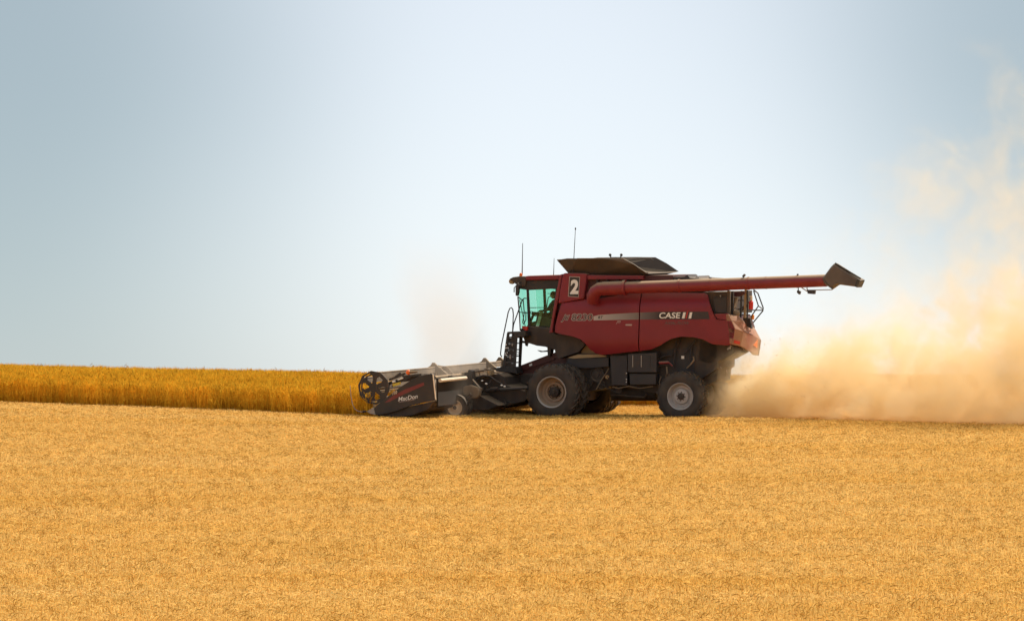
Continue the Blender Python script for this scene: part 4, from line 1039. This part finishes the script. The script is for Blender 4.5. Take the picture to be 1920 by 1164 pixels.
for x, y in ((904,713.5),(912,719.5),(911,718.8),(940.5,722),(946,724)): part('fitting', MB().sphere(L(x, y, -.45), .035, 8, 5, (1.3, .6, .8)), 'white', HD)
part('gas_strut', MB().bar(L(886.5,711,-.62), L(902.5,729.5,-.62), .035), 'cream', HD)
part('strut_end', MB().sphere(L(902,729.5,-.62), .06, 8, 6), 'dusty', HD)
part('drive_cover', MB().prism(LP([(861,730),(868,725),(880,721.5),(894,725.5),(899,733),(898.5,740),(893,746.5),(880,747),(866,742)], -1.0), -1.0, -.75), 'dusty', HD, .04)
part('lower_frame', MB().prism(LP([(830,745),(900,742),(935,760),(915,768),(880,768),(835,768)], -.6), -.6, 4.9), 'chassis', HD, .02)
# small gauge wheels
gt = MB().lathe([(.255, .03), (.28, .0), (.36, -.01), (.40, .04), (.405, .12), (.40, .19), (.36, .24), (.28, .23), (.255, .2)], 32).mesh('tyre', M['tyre'], R(40))
gr = MB().lathe([(.255, .05), (.265, .01), (.25, .0), (.215, .03), (.20, .06), (.10, .05), (.09, .02), (.065, .01), (.06, .05), (0, .05)], 28).mesh('gauge_wheel', M['cream'], R(30))
hubg = MB().lathe([(.07, .045), (.065, -.005), (0, -.01)], 14).mesh('hub', M['chassis'], R(30))
gc = L(852.5, 764, -1.6)
for dv in (0, .45):
    o = link('gauge_wheel', gr, HD); o.location = (gc.x, -1.6 + dv, gc.z)
    link('tyre', gt, o); link('hub', hubg, o)
    fm = MB(); arcs = [R(d_) for d_ in range(15, 126, 10)]
    for a, b2 in zip(arcs[:-1], arcs[1:]):
        fm.add([(gc.x + r * math.cos(t), vv + dv, gc.z + r * math.sin(t)) for t in (a, b2) for r in (.44, .455) for vv in (-1.62, -1.42)],
               [(0,1,3,2),(4,6,7,5),(0,4,5,1),(2,3,7,6),(0,2,6,4),(1,5,7,3)])
    part('mudguard', fm, 'backsheet', HD)
part('gauge_wheel_arm', MB().bar((gc.x, -1.3, gc.z), (gc.x + .5, -1.3, gc.z + .45), .09), 'chassis', HD)

# ================================================================== driver
def person_driver():
    px, pv, pz = sx_.x, VC, sx_.z
    J = [(px + .08, pv, pz + .18), (px + .13, pv, pz + .42), (px + .17, pv, pz + .62), (px + .16, pv, pz + .72),
         (px + .15, pv - .19, pz + .60), (px + .0, pv - .24, pz + .36), (px - .22, pv - .2, pz + .34),
         (px + .15, pv + .19, pz + .60), (px - .02, pv + .24, pz + .38), (px - .40, pv + .16, pz + .30),
         (px + .05, pv - .1, pz + .17), (px - .38, pv - .13, pz + .18), (px - .48, pv - .13, pz - .26), (px - .62, pv - .13, pz - .3),
         (px + .05, pv + .1, pz + .17), (px - .38, pv + .13, pz + .18), (px - .48, pv + .13, pz - .26), (px - .62, pv + .13, pz - .3)]
    E = [(0,1),(1,2),(2,3),(2,4),(4,5),(5,6),(2,7),(7,8),(8,9),(0,10),(10,11),(11,12),(12,13),(0,14),(14,15),(15,16),(16,17)]
    Rr = [.15,.16,.13,.06,.075,.05,.035,.075,.05,.035,.10,.075,.05,.045,.10,.075,.05,.045]
    me = bpy.data.meshes.new('person'); me.from_pydata(J, E, [])
    o = bpy.data.objects.new('person', me); C.objects.link(o); o.matrix_world = MACH
    o.modifiers.new('skin', 'SKIN')
    for i, r in enumerate(Rr):
        me.skin_vertices[0].data[i].radius = (r, r)
    me.skin_vertices[0].data[0].use_root = True
    s = o.modifiers.new('sub', 'SUBSURF'); s.levels = 1; s.render_levels = 1
    me.materials.append(M['shirt'])
    o['label'] = 'person in dark clothes sitting in the harvester cab behind the glass'; o['category'] = 'person'
    hc = (px + .12, pv, pz + .86)
    h = MB().sphere(hc, .105, 14, 10, (1.0, .82, 1.22)).sphere((hc[0] - .11, pv, hc[2] - .01), .022, 8, 6, (1.2, .8, 1.3)).sphere((hc[0], pv - .09, hc[2]), .028, 8, 5, (.7, .5, 1.2)).sphere((hc[0], pv + .09, hc[2]), .028, 8, 5, (.7, .5, 1.2))
    part('head', h, 'skin', o, smooth=R(60))
    part('cap', MB().sphere((hc[0] + .005, pv, hc[2] + .045), .112, 14, 8, (1.0, .86, .85)).box((hc[0] - .2, pv - .07, hc[2] + .05), (hc[0] - .08, pv + .07, hc[2] + .066)), 'seat', o, smooth=R(50))
    for s2, (hx, hv, hz) in ((-1, J[6]), (1, J[9])):
        hm2 = MB().sphere((hx - .04, hv, hz), .04, 8, 6, (1.1, .9, .55))
        for f in range(4): hm2.tube([(hx - .06, hv + (f - 1.5) * .018, hz), (hx - .105 + .006 * abs(f - 1), hv + (f - 1.5) * .02, hz), (hx - .12, hv + (f - 1.5) * .02, hz - .03)], .0095, 6)
        hm2.tube([(hx - .03, hv - s2 * .035, hz), (hx - .07, hv - s2 * .055, hz - .01), (hx - .09, hv - s2 * .05, hz - .025)], .0105, 6)
        part('hand', hm2, 'skin', o, smooth=R(60))
person_driver()

# ================================================================== dust
def dust_mat(name, build, color, aniso):
    m = bpy.data.materials.new(name); m.use_nodes = True
    t = m.node_tree; t.nodes.clear(); N, K = t.nodes, t.links
    o = N.new('ShaderNodeOutputMaterial'); pv = N.new('ShaderNodeVolumePrincipled')
    pv.inputs['Color'].default_value = col(color); pv.inputs['Anisotropy'].default_value = aniso
    tc = N.new('ShaderNodeTexCoord'); sx = N.new('ShaderNodeSeparateXYZ'); K.new(tc.outputs['Object'], sx.inputs[0])
    def val(x):
        if isinstance(x, (int, float)):
            n = N.new('ShaderNodeValue'); n.outputs[0].default_value = x; return n.outputs[0]
        return x
    def op(kind, a, b=None, clamp=False):
        n = N.new('ShaderNodeMath'); n.operation = kind; n.use_clamp = clamp
        for i, x in enumerate((a, b)):
            if x is None: continue
            if isinstance(x, (int, float)): n.inputs[i].default_value = x
            else: K.new(x, n.inputs[i])
        return n.outputs[0]
    def ramp(x, a, b, lo=0.0, hi=1.0):
        n = N.new('ShaderNodeMapRange'); n.interpolation_type = 'SMOOTHSTEP'
        n.inputs[1].default_value = a; n.inputs[2].default_value = b; n.inputs[3].default_value = lo; n.inputs[4].default_value = hi
        K.new(x, n.inputs[0]); return n.outputs[0]
    def noise(scale, detail, rough, stretch=(1, 1, 1), loc=(0, 0, 0), dist=0.0):
        mp = N.new('ShaderNodeMapping'); mp.inputs['Scale'].default_value = stretch; mp.inputs['Location'].default_value = loc
        K.new(tc.outputs['Object'], mp.inputs[0])
        n = N.new('ShaderNodeTexNoise'); n.inputs['Scale'].default_value = scale; n.inputs['Detail'].default_value = detail
        n.inputs['Roughness'].default_value = rough; n.inputs['Distortion'].default_value = dist
        K.new(mp.outputs[0], n.inputs['Vector']); return n.outputs['Fac']
    K.new(build(sx.outputs['X'], sx.outputs['Y'], sx.outputs['Z'], op, ramp, noise), pv.inputs['Density'])
    K.new(pv.outputs[0], o.inputs['Volume'])
    return m
def trail(s, t, w, op, ramp, noise):
    s0 = op('MAXIMUM', s, 0.0)
    H = op('ADD', op('MULTIPLY', s0, 0.92), 3.2)
    T = op('ADD', op('MULTIPLY', s0, 0.20), 1.9)
    hw = op('DIVIDE', w, H); ht = op('DIVIDE', op('ADD', t, op('MULTIPLY', s0, 0.0)), T)
    n1 = noise(0.45, 4.0, 0.68, loc=(1.7, 0.4, 2.1), dist=0.6)
    n2 = noise(0.16, 2.0, 0.5, loc=(4.0, 2.0, 1.0))
    edge = op('ADD', op('ADD', op('MULTIPLY', hw, hw), op('MULTIPLY', ht, ht)), op('MULTIPLY', op('SUBTRACT', n1, 0.5), 4.6))
    edge = op('ADD', edge, op('MULTIPLY', op('SUBTRACT', n2, 0.5), 1.2))
    body = ramp(edge, 0.15, 1.15, 1.0, 0.0)
    low = op('ADD', op('MULTIPLY', ramp(hw, 0.15, 0.55, 1.0, 0.0), 0.9), op('ADD', ramp(w, 0.6, 3.4, 1.2, 0.0), ramp(s, 2.5, 9.0, 0.05, 0.26)))
    thin = op('DIVIDE', 1.0, op('ADD', 1.0, op('MULTIPLY', s0, 0.17)))
    d = op('MULTIPLY', op('MULTIPLY', body, low), thin)
    d = op('MULTIPLY', d, ramp(op('ADD', s, op('MULTIPLY', w, -0.15)), -1.5, 0.3))
    d = op('MULTIPLY', d, ramp(s, 12.0, 19.0, 1.0, 0.0))
    d = op('MULTIPLY', d, ramp(w, 10.5, 13.3, 1.0, 0.0))
    n3 = noise(0.85, 4.0, 0.66, stretch=(1.0, 1, 1.0), loc=(2.2, 5.0, 0.3), dist=0.8)
    d = op('MULTIPLY', d, ramp(n3, 0.41, 0.61, 0.08, 1.65))
    return op('MULTIPLY', d, 1.0)
def plume(s, t, w, op, ramp, noise):
    cx = op('MULTIPLY', w, -0.27)
    ds = op('SUBTRACT', s, cx)
    e = op('ADD', op('POWER', op('DIVIDE', op('ABSOLUTE', ds), 1.05), 2.0), op('POWER', op('DIVIDE', op('ABSOLUTE', t), 2.6), 2.0))
    n1 = noise(0.55, 3.0, 0.6, loc=(0.4, 3.0, 0.7), dist=0.5)
    e = op('ADD', e, op('MULTIPLY', op('SUBTRACT', n1, 0.5), 2.2))
    body = ramp(e, 0.0, 1.5, 1.0, 0.0)
    low = op('ADD', ramp(w, 0.2, 1.5, 0.04, 0.0), ramp(w, 2.6, 6.6, 0.14, 0.0))
    d = op('MULTIPLY', body, low)
    d = op('MULTIPLY', d, ramp(op('ABSOLUTE', s), 3.2, 4.2, 1.0, 0.0))
    return op('MULTIPLY', d, ramp(op('ABSOLUTE', t), 4.4, 5.6, 1.0, 0.0))
def dust_box(name, org, lo, hi, mat, label):
    o = link(name, MB().box(lo, hi).mesh(name, mat))
    o.matrix_world = MACH @ Matrix.Translation(org)
    stuff(o, label, 'dust')
    return o
tail = L(1377, 775, VP)
dust_box('dust_cloud', (tail.x, 2.2, 0.0), (-2.0, -7.2, -.15), (21.0, 7.2, 13.5), dust_mat('tan_dust', trail, (0.985, 0.845, 0.575), 0.28),
         'tan dust and chaff cloud billowing up behind the harvester')
hp = L(872, 770, -.8)
dust_box('dust_plume', (hp.x, -.2, 0.0), (-4.3, -5.7, -.15), (4.3, 5.7, 7.2), dust_mat('thin_dust', plume, (0.86, 0.72, 0.58), 0.2),
         'faint thin dust plume drifting up over the cutting header')

# chopped straw thrown out behind the tail
fc = MB(); rc_ = random.Random(11)
for k in range(420):
    s_ = abs(rc_.gauss(0, 2.2)); w_ = rc_.uniform(.1, 2.4 + .2 * s_) * rc_.random() ** .6
    p = Vector((tail.x - .5 + s_, 2.2 + rc_.gauss(0, .9 + .15 * s_), w_ + .1))
    d = Vector((rc_.gauss(0, 1), rc_.gauss(0, 1), rc_.gauss(0, 1))).normalized() * rc_.uniform(.02, .05)
    e = d.orthogonal().normalized() * .008
    fc.add([p - d - e, p + d - e, p + d + e, p - d + e, p + e.cross(d).normalized() * .006], [(0,1,2,3),(0,1,4),(1,2,4),(2,3,4),(3,0,4)])
fo = link('flying_chaff', fc.mesh('flying_chaff', M['cream'], None, False)); fo.matrix_world = MACH
stuff(fo, 'small pale straw bits flying out behind the harvester tail', 'chaff')
